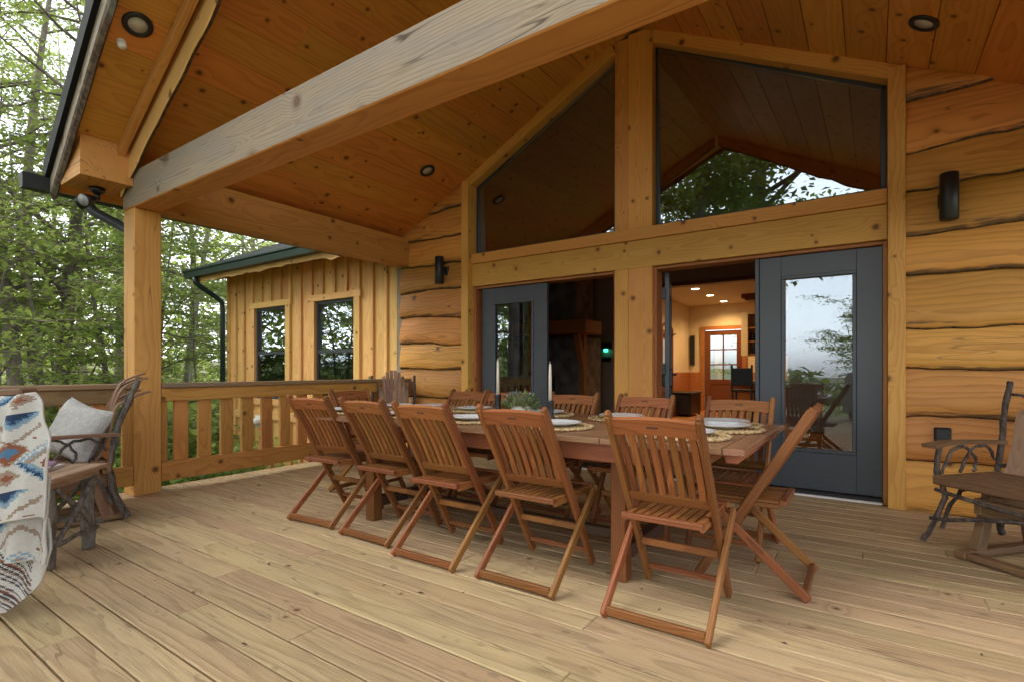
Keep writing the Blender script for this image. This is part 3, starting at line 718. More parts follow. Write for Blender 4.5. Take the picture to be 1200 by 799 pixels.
# ------------------------------------------------------------------ porch
porch = thing('porch', 'covered timber porch with pine board ceiling, heavy beams and square posts', 'porch', (XR, 1.8, 0))
for (a, b) in ((PX0, PX1), (MIR(PX1), MIR(PX0))):
    mb = MB(); mb.box(a, b, 1.782, 1.985, .0, 2.388, ch=.006); mb.build('post', M['timber'], porch)
mb = MB(); mb.box(PX0, MIR(PX0), 1.776, 1.978, 2.39, 2.685, ch=.008, mi=0, facemat={(1, -1): 1}); mb.build('front_beam', [M['timber'], M['grey_timber']], porch)
for (a, b) in ((PX0 + .01, PX1), (MIR(PX1), MIR(PX0) - .01)):
    mb = MB(); mb.box(a, b, 1.98, YW - .04, 2.405, 2.70, ch=.006); mb.box(a + .02, b - .02, 1.98, YW - .04, 2.702, min(ceil_z(a), ceil_z(b)) - .002, ch=.002); mb.build('eave_beam', M['timber'], porch)
    s_ = 1 if a > XR else -1
    xo = -5.46 if s_ < 0 else MIR(-5.46); xi = PX1 if s_ < 0 else MIR(PX1)
    x_lo, x_hi = min(xo, xi), max(xo, xi)
    mb = MB(); mb.prism([(x_lo, 2.555), (x_hi, 2.555), (x_hi, ceil_z(x_hi) - .002), (x_lo, ceil_z(x_lo) - .002)], rake_y(a) + .05, 1.774); mb.build('eave_return', M['timber'], porch)
# ceiling boards run front to back, underside in view
for sgn in (-1, 1):
    mb = MB(); d = .0; cs = math.hypot(1, SL)
    while d < 3.70:
        w = .255; d1 = min(d + w, 3.70)
        xa, xb = XR + sgn * d, XR + sgn * d1
        ya, yb = rake_y(xa) + .03, rake_y(xb) + .03
        za, zb = ceil_z(xa), ceil_z(xb)
        gp = .0035 * 1
        yc = [None, rng.uniform(1.8, 4.2)]
        segs = [(None, yc[1]), (yc[1], YW + .02)] if rng.random() < .45 else [(None, YW + .02)]
        for (u, v) in segs:
            xa2, xb2 = xa + sgn * gp, xb - sgn * gp
            za2, zb2 = ceil_z(xa2), ceil_z(xb2)
            u0 = ya if u is None else u + .0015; u1 = yb if u is None else u + .0015
            vs = [(xa2, u0, za2), (xb2, u1, zb2), (xb2, v, zb2), (xa2, v, za2), (xa, u0, za + .02), (xb, u1, zb + .02), (xb, v, zb + .02), (xa, v, za + .02)]
            gs = [(q[1], (abs(q[0] - XR) - d - w / 2) * cs, 0 if k < 4 else .02) for k, q in enumerate(vs)]
            fs = [[0, 1, 2, 3], [4, 5, 1, 0], [7, 6, 5, 4], [3, 2, 6, 7], [0, 3, 7, 4], [1, 5, 6, 2]]
            if sgn > 0: fs = [f for f in fs]
            else: fs = [f[::-1] for f in fs]
            mb.add(vs, fs, gs)
        d += w
    mb.build('ceiling_boards', M['ceiling'], porch)
# solid roof above
mb = MB()
def roof_slab(mb, lift0, lift1, yfront, xout, yback=YW + .4):
    for sgn in (-1, 1):
        xo = XR + sgn * xout; zo = ZR - SL * xout; yr, ye = yfront(XR), yfront(xo)
        vs = []
        for l in (lift0, lift1): vs += [(XR, yr, ZR + l), (xo, ye, zo + l), (xo, yback, zo + l), (XR, yback, ZR + l)]
        fs = [[0, 1, 2, 3], [4, 7, 6, 5], [0, 4, 5, 1], [1, 5, 6, 2], [2, 6, 7, 3], [3, 7, 4, 0]]
        mb.add(vs, fs, [(v[1], v[0], v[2]) for v in vs])
roof_slab(mb, .022, .13, lambda x: rake_y(x) + .034, 3.74); mb.build('roof_deck', M['dark_wall'], porch)
mb = MB(); roof_slab(mb, .132, .30, lambda x: rake_y(x) - .035, 3.80, 10.4); mb.build('roof_covering', M['roof_metal'], porch)
# rake board with bark edge
for sgn in (-1, 1):
    mb = MB(); n = 110; vs = []; gs = []; fs = []; ms = []
    for k in range(n + 1):
        d = 3.74 * k / n; x = XR + sgn * d; zc = ceil_z(x); y = rake_y(x)
        wv = .05 + .045 * mnoise.noise(Vector((d * 2.3, 2, 0))) + .018 * mnoise.noise(Vector((d * 9, 5, 0))) + .008 * mnoise.noise(Vector((d * 28, 5, 0)))
        for (yy, zz) in ((y, zc + .13), (y - .002, zc - wv * .2), (y + .006, zc - wv * .75), (y + .03, zc - wv - .015), (y + .05, zc - wv * .3), (y + .05, zc + .0)):
            vs.append((x, yy, zz)); gs.append((d, zz - zc, yy - y))
    for k in range(n):
        for j in range(5):
            f = [k * 6 + j, k * 6 + j + 1, k * 6 + 7 + j, k * 6 + 6 + j]; fs.append(f); ms.append(0 if j == 0 else 1)
    mb.add(vs, fs, gs, ms); mb.build('rake_board', [M['grey_timber'], M['bark_and_seam_shade']], porch)
# live edge rafter standing on the beam, with a square cleat in front
for sgn in (-1, 1):
    mb = MB(); n = 90; vs = []; gs = []; fs = []; ms = []
    for k in range(n + 1):
        d = .02 + 3.24 * k / n; x = XR + sgn * d; zc = ceil_z(x) - .003; y = 1.64 + .11 * d / 3.26
        wv = (.55 + .45 * min(1, d / 1.6)) * .245 + .045 * mnoise.noise(Vector((d * 1.4, 7, 0))) + .02 * mnoise.noise(Vector((d * 5, 7, 3))) + .007 * mnoise.noise(Vector((d * 19, 7, 3)))
        for (yy, zz) in ((y, zc), (y, zc - wv + .012), (y + .008, zc - wv), (y + .035, zc - wv + .02), (y + .035, zc)):
            vs.append((x, yy, zz)); gs.append((d, zz - zc, yy - y))
    for k in range(n):
        for j in range(4): fs.append([k * 5 + j, k * 5 + j + 1, k * 5 + 6 + j, k * 5 + 5 + j]); ms.append(0 if j in (0, 1, 3) else 1)
    fs.append([0, 1, 2, 3, 4]); ms.append(0); fs.append([n * 5 + j for j in range(5)]); ms.append(0)
    mb.add(vs, fs, gs, ms); mb.build('rafter', [M['batten'], M['bark_and_seam_shade']], porch)
    mb = MB(); 
    p = Vector((XR + sgn * .05, 1.575, ceil_z(XR + sgn * .05) - .045)); q = Vector((XR + sgn * 3.28, 1.70, ceil_z(XR + sgn * 3.28) - .045))
    mb.bar(p, q, .05, .08); mb.build('cleat', M['timber'], porch)
# porch gutter with end cap and elbow
for sgn in (-1,):
    x0 = XR + sgn * 3.74; zt = ceil_z(x0) + .14
    mb = MB(); prof = [(x0, zt), (x0 - .13, zt), (x0 - .13, zt - .03), (x0 - .10, zt - .06), (x0 - .085, zt - .125), (x0, zt - .125)]
    n = len(prof); vs = [(x, 1.24, z) for x, z in prof] + [(x, 4.4, z) for x, z in prof]
    mb.add(vs, [[k, (k + 1) % n, n + (k + 1) % n, n + k] for k in range(n)] + [list(range(n))[::-1], list(range(n, 2 * n))], [(0, 0, 0)] * (2 * n))
    mb.build('gutter', M['black'], porch)
    mb = MB(); mb.tube([(-5.70, 1.64, 2.62), (-5.70, 1.65, 2.54), (-5.66, 1.70, 2.44), (-5.52, 1.83, 2.34), (-5.42, 1.92, 2.26), (-5.39, 1.96, 2.15), (-5.385, 1.96, -1.4)], .042, n=10); mb.build('downspout', M['door_paint'], porch)
# security light below the eave return
t = thing('floodlight', 'twin-head floodlight with black base under the eave corner', 'floodlight', (-5.30, 1.62, 2.553))
mb = MB(); mb.lathe([(.0, 0), (.055, 0), (.055, -.03), (.03, -.045), (.0, -.045)], 18); mb.tube([(0, 0, -.04), (0, 0, -.10)], .022); mb.build('base', M['black'], t, world=False)
for s_ in (-1, 1):
    mb = MB(); a = Vector((-.03 * s_, -.02, -.10)); dvec = Vector((-.62 * s_ - .3, -.75, -.35)).normalized()
    pts = [a + dvec * k for k in (0, .03, .06, .11)]; mb.tube(pts, [.018, .03, .04, .052], 14)
    h = mb.build('lamp_head', M['black'], t, world=False)
    mb = MB(); mb.tube([pts[-1] - dvec * .002, pts[-1] + dvec * .004], .047, 14); mb.build('lens', M['counter'], h, world=False)
# recessed ceiling lights
for (x, y, lab) in ((-4.05, 1.46, 'recessed black-rimmed ceiling light in the overhang by the bark-edged rake'), (-4.155, 4.34, 'recessed black-rimmed ceiling light between the long beam and the gable window'), (.28, 4.30, 'recessed black-rimmed ceiling light above the slab siding and wall sconce')):
    sl = -1 if x < XR else 1
    t = thing('recessed_light', lab, 'ceiling light', (x, y, ceil_z(x) - .002), 0, 'recessed porch ceiling lights')
    t.rotation_euler = (0, math.atan(SL) * sl, 0)
    mb = MB(); mb.lathe([(.055, -.004), (.062, -.014), (.088, -.010), (.09, 0)], 28); mb.build('trim_ring', M['black'], t, world=False)
    mb = MB(); mb.lathe([(0, -.006), (.056, -.006), (.056, 0)], 24); mb.build('lens', M['lens'], t, world=False)
mb = MB(); mb.lathe([(.0, -.05), (.022, -.048), (.028, -.03), (.028, -.002), (.03, 0)], 18); o = mb.build('ceiling_sensor', M['white']); o.location = (-4.21, 1.42, ceil_z(-4.21) - .001); o.rotation_euler = (0, -math.atan(SL), 0)
tag(o, 'small white plastic sensor cap on the overhang ceiling boards', 'sensor')

# ------------------------------------------------------------------ railing
rail = thing('deck_railing', 'wooden deck railing with wide flat balusters beside the woods', 'railing', (-5.1, 0, 0))
for (ya, yb, m1, m2) in ((1.988, YW - .04, 'rail_dark', 'rail'), (-3.6, 1.778, 'rail_dark', 'rail_dark')):
    mb = MB(); mb.box(-5.20, -4.985, ya, yb, .893, .932, ch=.006); mb.build('top_rail', M[m1], rail)
    mb = MB(); mb.box(-5.055, -5.016, ya, yb, .778, .891, ch=.004); mb.build('apron_rail', M[m2], rail)
    mb = MB(); mb.box(-5.055, -5.016, ya, yb, .092, .255, ch=.004); mb.build('bottom_rail', M['rail'], rail)
    y = ya + .01
    first = True
    while y < yb - .05:
        mb = MB(); mb.box(-5.095, -5.057, y + (0 if first else 0), y + (.05 if first else .115), .10, .885, ch=.004); mb.build('baluster', M['rail'], rail)
        y += .105 if first else .2
        first = False
for y in (-1.2, -3.55):
    mb = MB(); mb.box(-5.20, -5.096, y, y + .1, -.3, .891, ch=.006); mb.build('rail_post', M['rail_dark'], rail)

# ------------------------------------------------------------------ folding chairs
def stile_pt(s_): # point on the back stile by height
    return Vector((0, .252 - s_ * (.52 / .868), s_))
def make_chair(label):
    t = thing('folding_chair', label, 'chair', (0, 0, 0), 0, 'slatted folding chairs around the dining table')
    bd = lambda mb, name, m='teak': mb.build(name, M[m], t, world=False)
    sa = (stile_pt(.868) - stile_pt(0)).normalized(); sn = Vector((1, 0, 0)).cross(sa)    # along the stile, and its depth direction
    hw = .186
    mb = MB()
    for i in range(8):
        x = -.148 + .296 * i / 7
        pts = [stile_pt(.497 + .30 * k / 4) - sn * (.010 * math.sin(PI * k / 4)) + Vector((x, 0, 0)) for k in range(5)]
        mb.sweep(pts, .027, .012, (1, 0, 0))
    n = 8; pts = [stile_pt(.815 + .008 * math.sin(PI * k / n)) + Vector((-hw + .01 + (2 * hw - .02) * k / n, 0, 0)) for k in range(n + 1)]
    mb.sweep(pts, .075, .022, sa)
    mb.sweep([stile_pt(.492) + Vector((-hw + .01, 0, 0)), stile_pt(.492) + Vector((hw - .01, 0, 0))], .045, .022, sa)
    b = bd(mb, 'backrest')
    mb = MB(); c = stile_pt(.826) - sn * -.0135 
    for sg in (1, -1): 
        c2 = stile_pt(.824) + sn * (.0125 * sg); mb.obox(c2, ((1, 0, 0), sa, sn), (.024, .003, .002), .0005)
    mb.build('engraved_mark', M['teak_shade'], b, world=False)
    for sx in (-1, 1):
        mb = MB(); x = sx * hw
        p, q = stile_pt(.022), stile_pt(.862)
        mb.obox((p + q) / 2 + Vector((x, 0, 0)), ((1, 0, 0), sa, sn), (.0125, (q - p).length / 2, .022), .005)
        mb.obox(q + sa * .004 + Vector((x, 0, 0)), ((1, 0, 0), sa, sn), (.0125, .012, .017), .008, rnd=mb.r[0])
        bd(mb, 'back_leg')
        mb = MB(); mb.bar((sx * .213, -.252, .012), (sx * .213, .205, .425), .022, .040, ch=.004); bd(mb, 'leg')
        mb = MB(); mb.tube([(sx * .170, .075, .288), (sx * .228, .075, .288)], .007, 8); mb.build('pivot_bolt', M['black'], t, world=False)
    mb = MB()
    zs = lambda y: .428 + .09 * (y - .05) ** 2 - .006
    for i in range(9):
        x = -.150 + .30 * i / 8
        pts = [Vector((x, -.125 + .375 * k / 6, zs(-.125 + .375 * k / 6))) for k in range(7)]
        mb.sweep(pts, .026, .013, (1, 0, 0))
    mb.bar((-.172, -.142, .422), (.172, -.142, .422), .030, .026); mb.bar((-.18, .258, .428), (.18, .258, .428), .030, .026)
    for sx in (-1, 1): mb.bar((sx * .160, -.128, .405), (sx * .160, .245, .405), .018, .024)
    bd(mb, 'seat')
    for (y, z, hx, w, d_) in ((-.236, .034, .202, .022, .035), (.192, .10, .174, .018, .026), (.10, .245, .174, .02, .032)):
        mb = MB(); mb.bar((-hx, y, z), (hx, y, z), w, d_); bd(mb, 'stretcher')
    return t
CH = [  # x, y, rotation about z, label
    (-.722, 2.285, 0, 'slatted folding chair with its back to the deck edge, nearest the right table end'),
    (-1.412, 2.30, 0, 'slatted folding chair second along the near table side from the bench end'),
    (-2.000, 2.285, 0, 'slatted folding chair in the middle of the near table side'),
    (-2.555, 2.355, -1, 'slatted folding chair on the near table side behind the left table leg'),
    (-3.145, 2.375, 4, 'slatted folding chair on the near table side closest to the railing'),
    (-.685, 3.27, 180, 'folding chair across the table in front of the closed glass door'),
    (-1.29, 3.26, 180, 'folding chair across the table in front of the centre post'),
    (-1.85, 3.26, 180, 'folding chair across the table in front of the dark open doorway'),
    (-2.46, 3.26, 181, 'folding chair across the table half hidden behind the flower pot'),
    (-2.88, 3.26, 179, 'folding chair across the table beside the tall candle and corner rocker'),
    (-.485, 2.90, 90, 'slatted folding chair at the table end seen side-on beside the glass door'),
    (-3.585, 3.02, -90, 'slatted folding chair at the table end by the porch railing'),
]
CH[0] = CH[0][:3] + ('slatted folding chair with its back to the open deck, largest of the near row',)
proto = None
for (x, y, rz, lab) in CH:
    if proto is None: proto = make_chair(lab); c = proto
    else: c = copy_tree(proto); c['label'] = lab
    c.location = (x, y, 0); c.rotation_euler = (0, 0, R(rz + rng.uniform(-.6, .6)))

# ------------------------------------------------------------------ dining table
TX0, TX1, TY0, TY1, TZ = -3.42, -.41, 2.20, 3.345, .735
table = thing('dining_table', 'long reddish wooden dining table set for twelve', 'table', ((TX0 + TX1) / 2, (TY0 + TY1) / 2, 0))
mb = MB(); n = 9; w = (TY1 - TY0) / n
for k in range(n):
    xm = [TX0 + .10, -2.87, -1.03, TX1 - .085]
    for a, b in zip(xm, xm[1:]): mb.box(a + .0012, b - .0012, TY0 + k * w + .0012, TY0 + (k + 1) * w - .0012, TZ - .028, TZ, ch=.0025)
mb.build('tabletop', M['tabletop'], table)
for (a, b) in ((TX0, TX0 + .098), (TX1 - .083, TX1)):
    mb = MB(); mb.box(a, b, TY0, TY1, TZ - .028, TZ - .0005, ch=.003); mb.build('breadboard_end', M['tabletop'], table)
mb = MB()
mb.bar((-2.95, TY0 + .14, .655), (-.62, TY0 + .14, .655), .025, .10); mb.bar((-2.95, TY1 - .14, .655), (-.62, TY1 - .14, .655), .025, .10)
mb.bar((-.62, TY0 + .16, .66), (-.62, TY1 - .16, .66), .025, .085); mb.bar((-3.0, TY0 + .16, .655), (-3.0, TY1 - .16, .655), .025, .10)
mb.bar((-.47, TY0 + .06, .685), (-.47, TY1 - .06, .685), .05, .036)
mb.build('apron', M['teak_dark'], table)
for x in (-2.873, -1.034):
    for y in (2.466, 3.08):
        mb = MB(); mb.box(x - .04, x + .04, y - .04, y + .04, 0, .70, ch=.005); mb.build('leg', M['teak'], table)
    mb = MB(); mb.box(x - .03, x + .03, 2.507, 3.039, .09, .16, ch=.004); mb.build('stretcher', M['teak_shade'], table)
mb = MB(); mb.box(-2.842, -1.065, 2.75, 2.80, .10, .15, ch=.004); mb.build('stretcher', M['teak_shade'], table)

# ------------------------------------------------------------------ tableware
def make_setting():
    mb = MB()   # placemat: plaited rings
    for k in range(9):
        r = .02 + .0195 * k
        mb.tube([(r * math.cos(a), r * math.sin(a), .004 + .0015 * math.sin(a * (6 + 5 * k))) for a in [2 * PI * i / 40 for i in range(41)]], .0085, 6, caps=False)
    for k in range(44):
        a = 2 * PI * k / 44; mb.tube([(.19 * math.cos(a), .19 * math.sin(a), .006), (.203 * math.cos(a + .1), .203 * math.sin(a + .1), .009)], [.010, .006], 5)
    mat = mb.build('placemat', M['straw'])
    mb = MB(); mb.lathe([(0, .006), (.075, .006), (.085, .004), (.09, .007), (.13, .018), (.137, .021), (.138, .0235), (.128, .0225), (.09, .0125), (.08, .011), (0, .011)], 36)
    pl = mb.build('dinner_plate', M['plate'])
    return mat, pl
pm, pl = make_setting(); first = True
where = ['near the largest folding chair', 'second along the near table side', 'at the middle of the near side', 'at the near side by the left table leg', 'at the near corner by the railing',
         'in front of the closed glass door chair', 'in front of the centre post chair', 'beside the right candle on the far side', 'behind the flower pot', 'on the far side near the corner rocker', 'at the table end by the glass door', 'at the table end by the railing']
for i, (x, y, rz, lab) in enumerate(CH):
    px_, py_ = (x, 2.47) if rz in (0, -1, 4) else ((x, 3.08) if abs(rz - 180) < 2 else ((-.64, 2.86) if rz == 90 else (-3.17, 2.95)))
    if abs(rz - 180) < 2 and i == 9: px_ -= .03
    for proto_o, nm in ((pm, 'woven straw placemat '), (pl, 'white dinner plate ')):
        o = proto_o if first else proto_o.copy()
        if not first: COL.objects.link(o)
        o.location = (px_, py_, TZ + (.001 if proto_o is pm else .012)); o.rotation_euler = (0, 0, rng.uniform(0, 6))
        tag(o, nm + where[i], 'placemat' if proto_o is pm else 'plate', 'round straw placemats' if proto_o is pm else 'white plates on the table')
    first = False
def candle(x, y, hb, hc, lab1, lab2):
    mb = MB(); mb.lathe([(0, 0), (.032, 0), (.034, .006), (.026, .02), (.021, .04), (.021, hb - .03), (.024, hb - .01), (.024, hb), (.012, hb), (.012, hb - .015), (0, hb - .015)], 20); o = mb.build('candle_holder', M['black']); o.location = (x, y, TZ + .001); tag(o, lab1, 'candle holder', 'black candle holders')
    mb = MB(); mb.lathe([(0, 0), (.0105, 0), (.0092, hc * .6), (.0075, hc - .01), (.004, hc), (.0012, hc + .001), (.0012, hc + .014), (0, hc + .014)], 14); o = mb.build('taper_candle', M['candle']); o.location = (x, y, TZ + hb - .013); tag(o, lab2, 'candle', 'tall taper candles')
candle(-2.02, 2.77, .152, .235, 'black candle holder standing beside the potted greenery', 'cream taper candle in front of the grey glass door')
candle(-1.60, 2.73, .128, .235, 'black candle holder standing behind a near chair back', 'cream taper candle in front of the dark open doorway')
t = thing('flower_pot', 'cream pot of eucalyptus and thistle greenery on the table', 'potted plant', (-1.885, 2.84, TZ + .001))
mb = MB(); mb.lathe([(0, 0), (.045, 0), (.062, .02), (.068, .05), (.060, .072), (.054, .076), (.050, .07), (.050, .06), (0, .06)], 24); mb.build('pot', M['pot'], t, world=False)
def sprays(n, seed, R_, z0, z1, ln, wd):
    r2 = random.Random(seed); mb = MB()
    for i in range(n):
        a = r2.uniform(0, 2 * PI); rr = R_ * math.sqrt(r2.random()); zz = z0 + (z1 - z0) * r2.random() * (1 - .5 * (rr / R_) ** 2)
        c = Vector((rr * math.cos(a), rr * math.sin(a), zz)); d = Vector((math.cos(a) * .7 + r2.uniform(-.6, .6), math.sin(a) * .7 + r2.uniform(-.6, .6), r2.uniform(-.2, 1))).normalized()
        s_ = d.cross(Vector((r2.uniform(-1, 1), r2.uniform(-1, 1), 1))).normalized(); l = ln * r2.uniform(.7, 1.3)
        mb.add([c, c + d * l * .5 + s_ * wd, c + d * l, c + d * l * .5 - s_ * wd], [[0, 1, 2, 3]], [(0, 0, 0)] * 4, rnd=r2.random())
    return mb
sprays(330, 3, .105, .055, .165, .036, .010).build('foliage', M['sprig'], t, world=False)
sprays(60, 5, .08, .10, .175, .030, .009).build('blossom', M['sprig_blue'], t, world=False)

# ------------------------------------------------------------------ wall fittings
for (x, lab) in ((-4.39, 'black cylinder wall sconce on the siding near the wing corner'), (.452, 'black cylinder wall sconce on the siding by the closed glass door')):
    t = thing('wall_sconce', lab, 'wall lamp', (x, YW - .05, 2.27), 0, 'black cylinder sconces')
    mb = MB(); mb.lathe([(0, .165), (.050, .165), (.055, .16), (.055, -.16), (.050, -.165), (.0, -.15)], 24, (0, -.105, 0)); mb.build('shade', M['black'], t, world=False)
    mb = MB(); mb.box(-.055, .055, -.012, .02, -.055, .055, ch=.006); mb.box(-.02, .02, -.055, -.012, -.02, .02, ch=.003); mb.build('wall_plate', M['black'], t, world=False)
t = thing('outlet_cover', 'black weatherproof outlet box low on the slab siding', 'outlet', (.425, YW - .03, .575))
mb = MB(); mb.box(-.05, .05, -.03, .0, -.055, .055, ch=.008); mb.build('box', M['black'], t, world=False)
mb = MB(); mb.box(-.042, .042, -.055, -.031, -.046, .046, ch=.012); mb.build('lid', M['black'], t, world=False)

# ------------------------------------------------------------------ bent-twig seats
def wob(pts, r, seed, amp=.006, sub=4):
    """a natural twig: resampled path with small kinks and uneven thickness"""
    r2 = random.Random(seed); P = [Vector(p) for p in pts]; out = []
    for i in range(len(P) - 1):
        p0 = P[max(i - 1, 0)]; p1, p2 = P[i], P[i + 1]; p3 = P[min(i + 2, len(P) - 1)]
        for k in range(sub):
            t_ = k / sub
            out.append(.5 * ((2 * p1) + (p2 - p0) * t_ + (2 * p0 - 5 * p1 + 4 * p2 - p3) * t_ ** 2 + (3 * p1 - p0 - 3 * p2 + p3) * t_ ** 3))
    out.append(P[-1])
    return [p + Vector((r2.uniform(-amp, amp), r2.uniform(-amp, amp), r2.uniform(-amp, amp))) for p in out], [r * r2.uniform(.85, 1.15) for _ in out]
def twig_seat(name, label, cat, loc, rz, w, nsl, glider=True, group=None, tip=.16, top=1.0, slatmat='slat'):
    """local frame: faces +y; rustic seat with bent slats, twig posts and arms"""
    t = thing(name, label, cat, loc, rz, group); hw = w / 2; sd = int(abs(loc[0] * 1000)) + 11
    P = lambda mb, n_, m_: mb.build(n_, M[m_], t, world=False)
    def twig(mb, pts, r, k): a, b = wob(pts, r, sd + k); mb.tube(a, b, 8)
    mb = MB()
    for k in range(5): mb.box(-hw + .02, hw - .02, -.22 + .085 * k, -.22 + .085 * k + .078, .405, .428, ch=.006)
    mb.box(-hw, hw, .212, .252, .372, .430, ch=.008); mb.box(-hw + .01, hw - .01, -.25, -.225, .35, .42, ch=.006); P(mb, 'seat', 'rustic')
    for k in range(nsl):
        x = (-.5 + (k + .5) / nsl) * (w - .20)
        f = 1 - .20 * abs(2 * (k + .5) / nsl - 1) ** 2
        pts = [(x, -.175, .43), (x, -.205, .47), (x, -.25, .60), (x, -.29, .78), (x * 1.02, -.34, .92 * f + .02), (x * 1.04, -.34 - tip * .6, top * f), (x * 1.05, -.34 - tip, (top + .02) * f)]
        a, _ = wob(pts, .01, 1, 0, 3)
        mb = MB(); mb.sweep(a, (w - .22) / nsl * .96, .011, (1, 0, 0)); P(mb, 'back_slat', slatmat)
    for s_ in (-1, 1):
        X = s_ * (hw - .03)
        mb = MB(); twig(mb, [(X, -.235, .36), (X, -.27, .55), (X * 1.02, -.33, .78), (X * 1.05, -.40, .97)], .0165, 1 + s_); P(mb, 'back_post', 'twig')
        mb = MB(); twig(mb, [(X, .235, .59), (X * 1.03, .225, .44), (X * .97, .215, .30), (X * 1.05, .23, .15), (X * 1.12, .27, .025)], .0145, 9 + s_); P(mb, 'front_leg', 'twig')
        mb = MB(); twig(mb, [(X, -.235, .40), (X * 1.02, -.27, .2), (X * 1.06, -.34, .025)], .02, 19 + s_); P(mb, 'rear_leg', 'twig')
        mb = MB(); mb.sweep([(X * 1.02, .30, .600), (X * 1.05, .16, .612), (X * 1.05, -.05, .612), (X, -.30, .603)], [.085, .075, .062, .045], .022, (1, 0, 0)); P(mb, 'armrest', 'rustic')
        mb = MB()
        twig(mb, [(X, .22, .44), (X, .14, .57), (X, .02, .585), (X, -.06, .50), (X, -.05, .44)], .009, 31 + s_); twig(mb, [(X, .06, .44), (X, -.02, .56), (X, -.14, .585), (X, -.22, .50)], .009, 41 + s_)
        twig(mb, [(X, .215, .12), (X, .12, .28), (X, -.02, .34), (X, -.18, .30), (X, -.26, .12)], .011, 51 + s_)
        P(mb, 'arm_hoop', 'twig')
        mb = MB(); twig(mb, [(X, -.25, .46), (X * .80, -.26, .52), (X * .70, -.30, .70), (X * .78, -.35, .86), (X * 1.0, -.37, .90)], .010, 61 + s_); P(mb, 'back_hoop', 'twig')
    mb = MB(); twig(mb, [(-hw, .225, .335), (-.3 * hw, .24, .30), (.3 * hw, .24, .30), (hw, .225, .335)], .011, 71); twig(mb, [(-hw * 1.03, .232, .16), (0, .22, .27), (hw * 1.03, .232, .16)], .011, 72); P(mb, 'front_hoop', 'twig')
    if glider:
        mb = MB()
        for s_ in (-1, 1):
            X = s_ * hw * .66
            mb.box(X - .03, X + .03, -.34, .34, .012, .05, ch=.005)
            mb.bar((X, .20, .04), (X, .10, .34), .045, .07, up=(0, 1, 0)); mb.bar((X, -.24, .04), (X, -.16, .34), .045, .07, up=(0, 1, 0))
            mb.box(X - .02, X + .02, -.24, .20, .24, .33, ch=.005)
        mb.box(-hw * .66 + .031, hw * .66 - .031, .27, .33, .014, .048, ch=.004); mb.box(-hw * .66 + .031, hw * .66 - .031, -.33, -.27, .014, .048, ch=.004)
        mb.box(-hw * .66 + .021, hw * .66 - .021, .165, .199, .235, .325, ch=.004)
        P(mb, 'glider_base', 'rustic')
    return t
twig_seat('glider_bench', 'bent-twig glider bench with plank seat and pale back slats by the slab siding', 'bench', (.923, 3.77, 0), R(140), 1.22, 9)
twig_seat('glider_chair', 'bent-twig glider chair holding a white pillow beside the railing post', 'chair', (-4.60, 1.19, 0), R(170), .62, 5, tip=.15, slatmat='rustic')
twig_seat('rocking_chair', 'bent-twig rocking chair with rounded slat back in the porch corner', 'chair', (-4.62, 4.28, 0), R(-130), .56, 8, glider=True, top=1.02, tip=.10)
t = thing('chair_back_stand_in', 'rustic wooden stand-in for a chair back, with flat top rail under the patterned blanket', 'chair back stand-in', (-3.1, .5, 0), 0)  # simple stand built in place of a mostly hidden chair back
bp_ = lambda a, n_, z: Vector((-2.93, .65, z)) + Vector((.8236, .567, 0)) * a + Vector((.567, -.8236, 0)) * n_
mb = MB(); mb.bar(bp_(-.62, -.055, .925), bp_(-.035, -.055, .955), .085, .032, ch=.01); mb.build('top_rail', M['rustic'], t)
for a_ in (-.56, -.24):
    mb = MB(); p_, r_ = wob([bp_(a_, -.10, 0), bp_(a_, -.085, .5), bp_(a_, -.065, .92)], .022, int(a_ * -100)); mb.tube(p_, r_, 9); mb.build('post', M['twig'], t)
    mb = MB(); mb.bar(bp_(a_, -.20, .02), bp_(a_, -.04, .02), .05, .04); mb.build('foot', M['rustic'], t)
mb = MB(); p_, r_ = wob([bp_(-.56, -.10, .3), bp_(-.3, -.10, .28), bp_(-.24, -.10, .3)], .014, 9); mb.tube(p_, r_, 8); mb.build('stretcher', M['twig'], t)

# pillow
t_ = MB(); n = 22; vs = []; gs = []; fs = []
for side in (1, -1):
    for j in range(n + 1):
        for i in range(n + 1):
            u, v = i / n * 2 - 1, j / n * 2 - 1
            pin = 1 - .10 * (1 - abs(u) ** 1.5) * abs(v) ** 3 * 1.2; pin2 = 1 - .10 * (1 - abs(v) ** 1.5) * abs(u) ** 3 * 1.2
            th = .082 * ((1 - u ** 4) * (1 - v ** 4)) ** .55 * (1 + .14 * mnoise.noise(Vector((u * 1.7, v * 1.7, side * 3))))
            vs.append((u * .215 * pin2, side * th, v * .205 * pin)); gs.append((u, v, 0))
m_ = (n + 1) ** 2
for sd in (0, 1):
    for j in range(n):
        for i in range(n):
            f = [sd * m_ + j * (n + 1) + i, sd * m_ + j * (n + 1) + i + 1, sd * m_ + (j + 1) * (n + 1) + i + 1, sd * m_ + (j + 1) * (n + 1) + i]; fs.append(f if sd else f[::-1])
t_.add(vs, fs, gs, smooth=True); o = t_.build('throw_pillow', M['pillow'])
o.location = (-4.57, 1.285, .62); o.rotation_euler = (R(-24), R(14), R(22)); tag(o, 'nubby white square pillow propped in the glider chair', 'pillow')

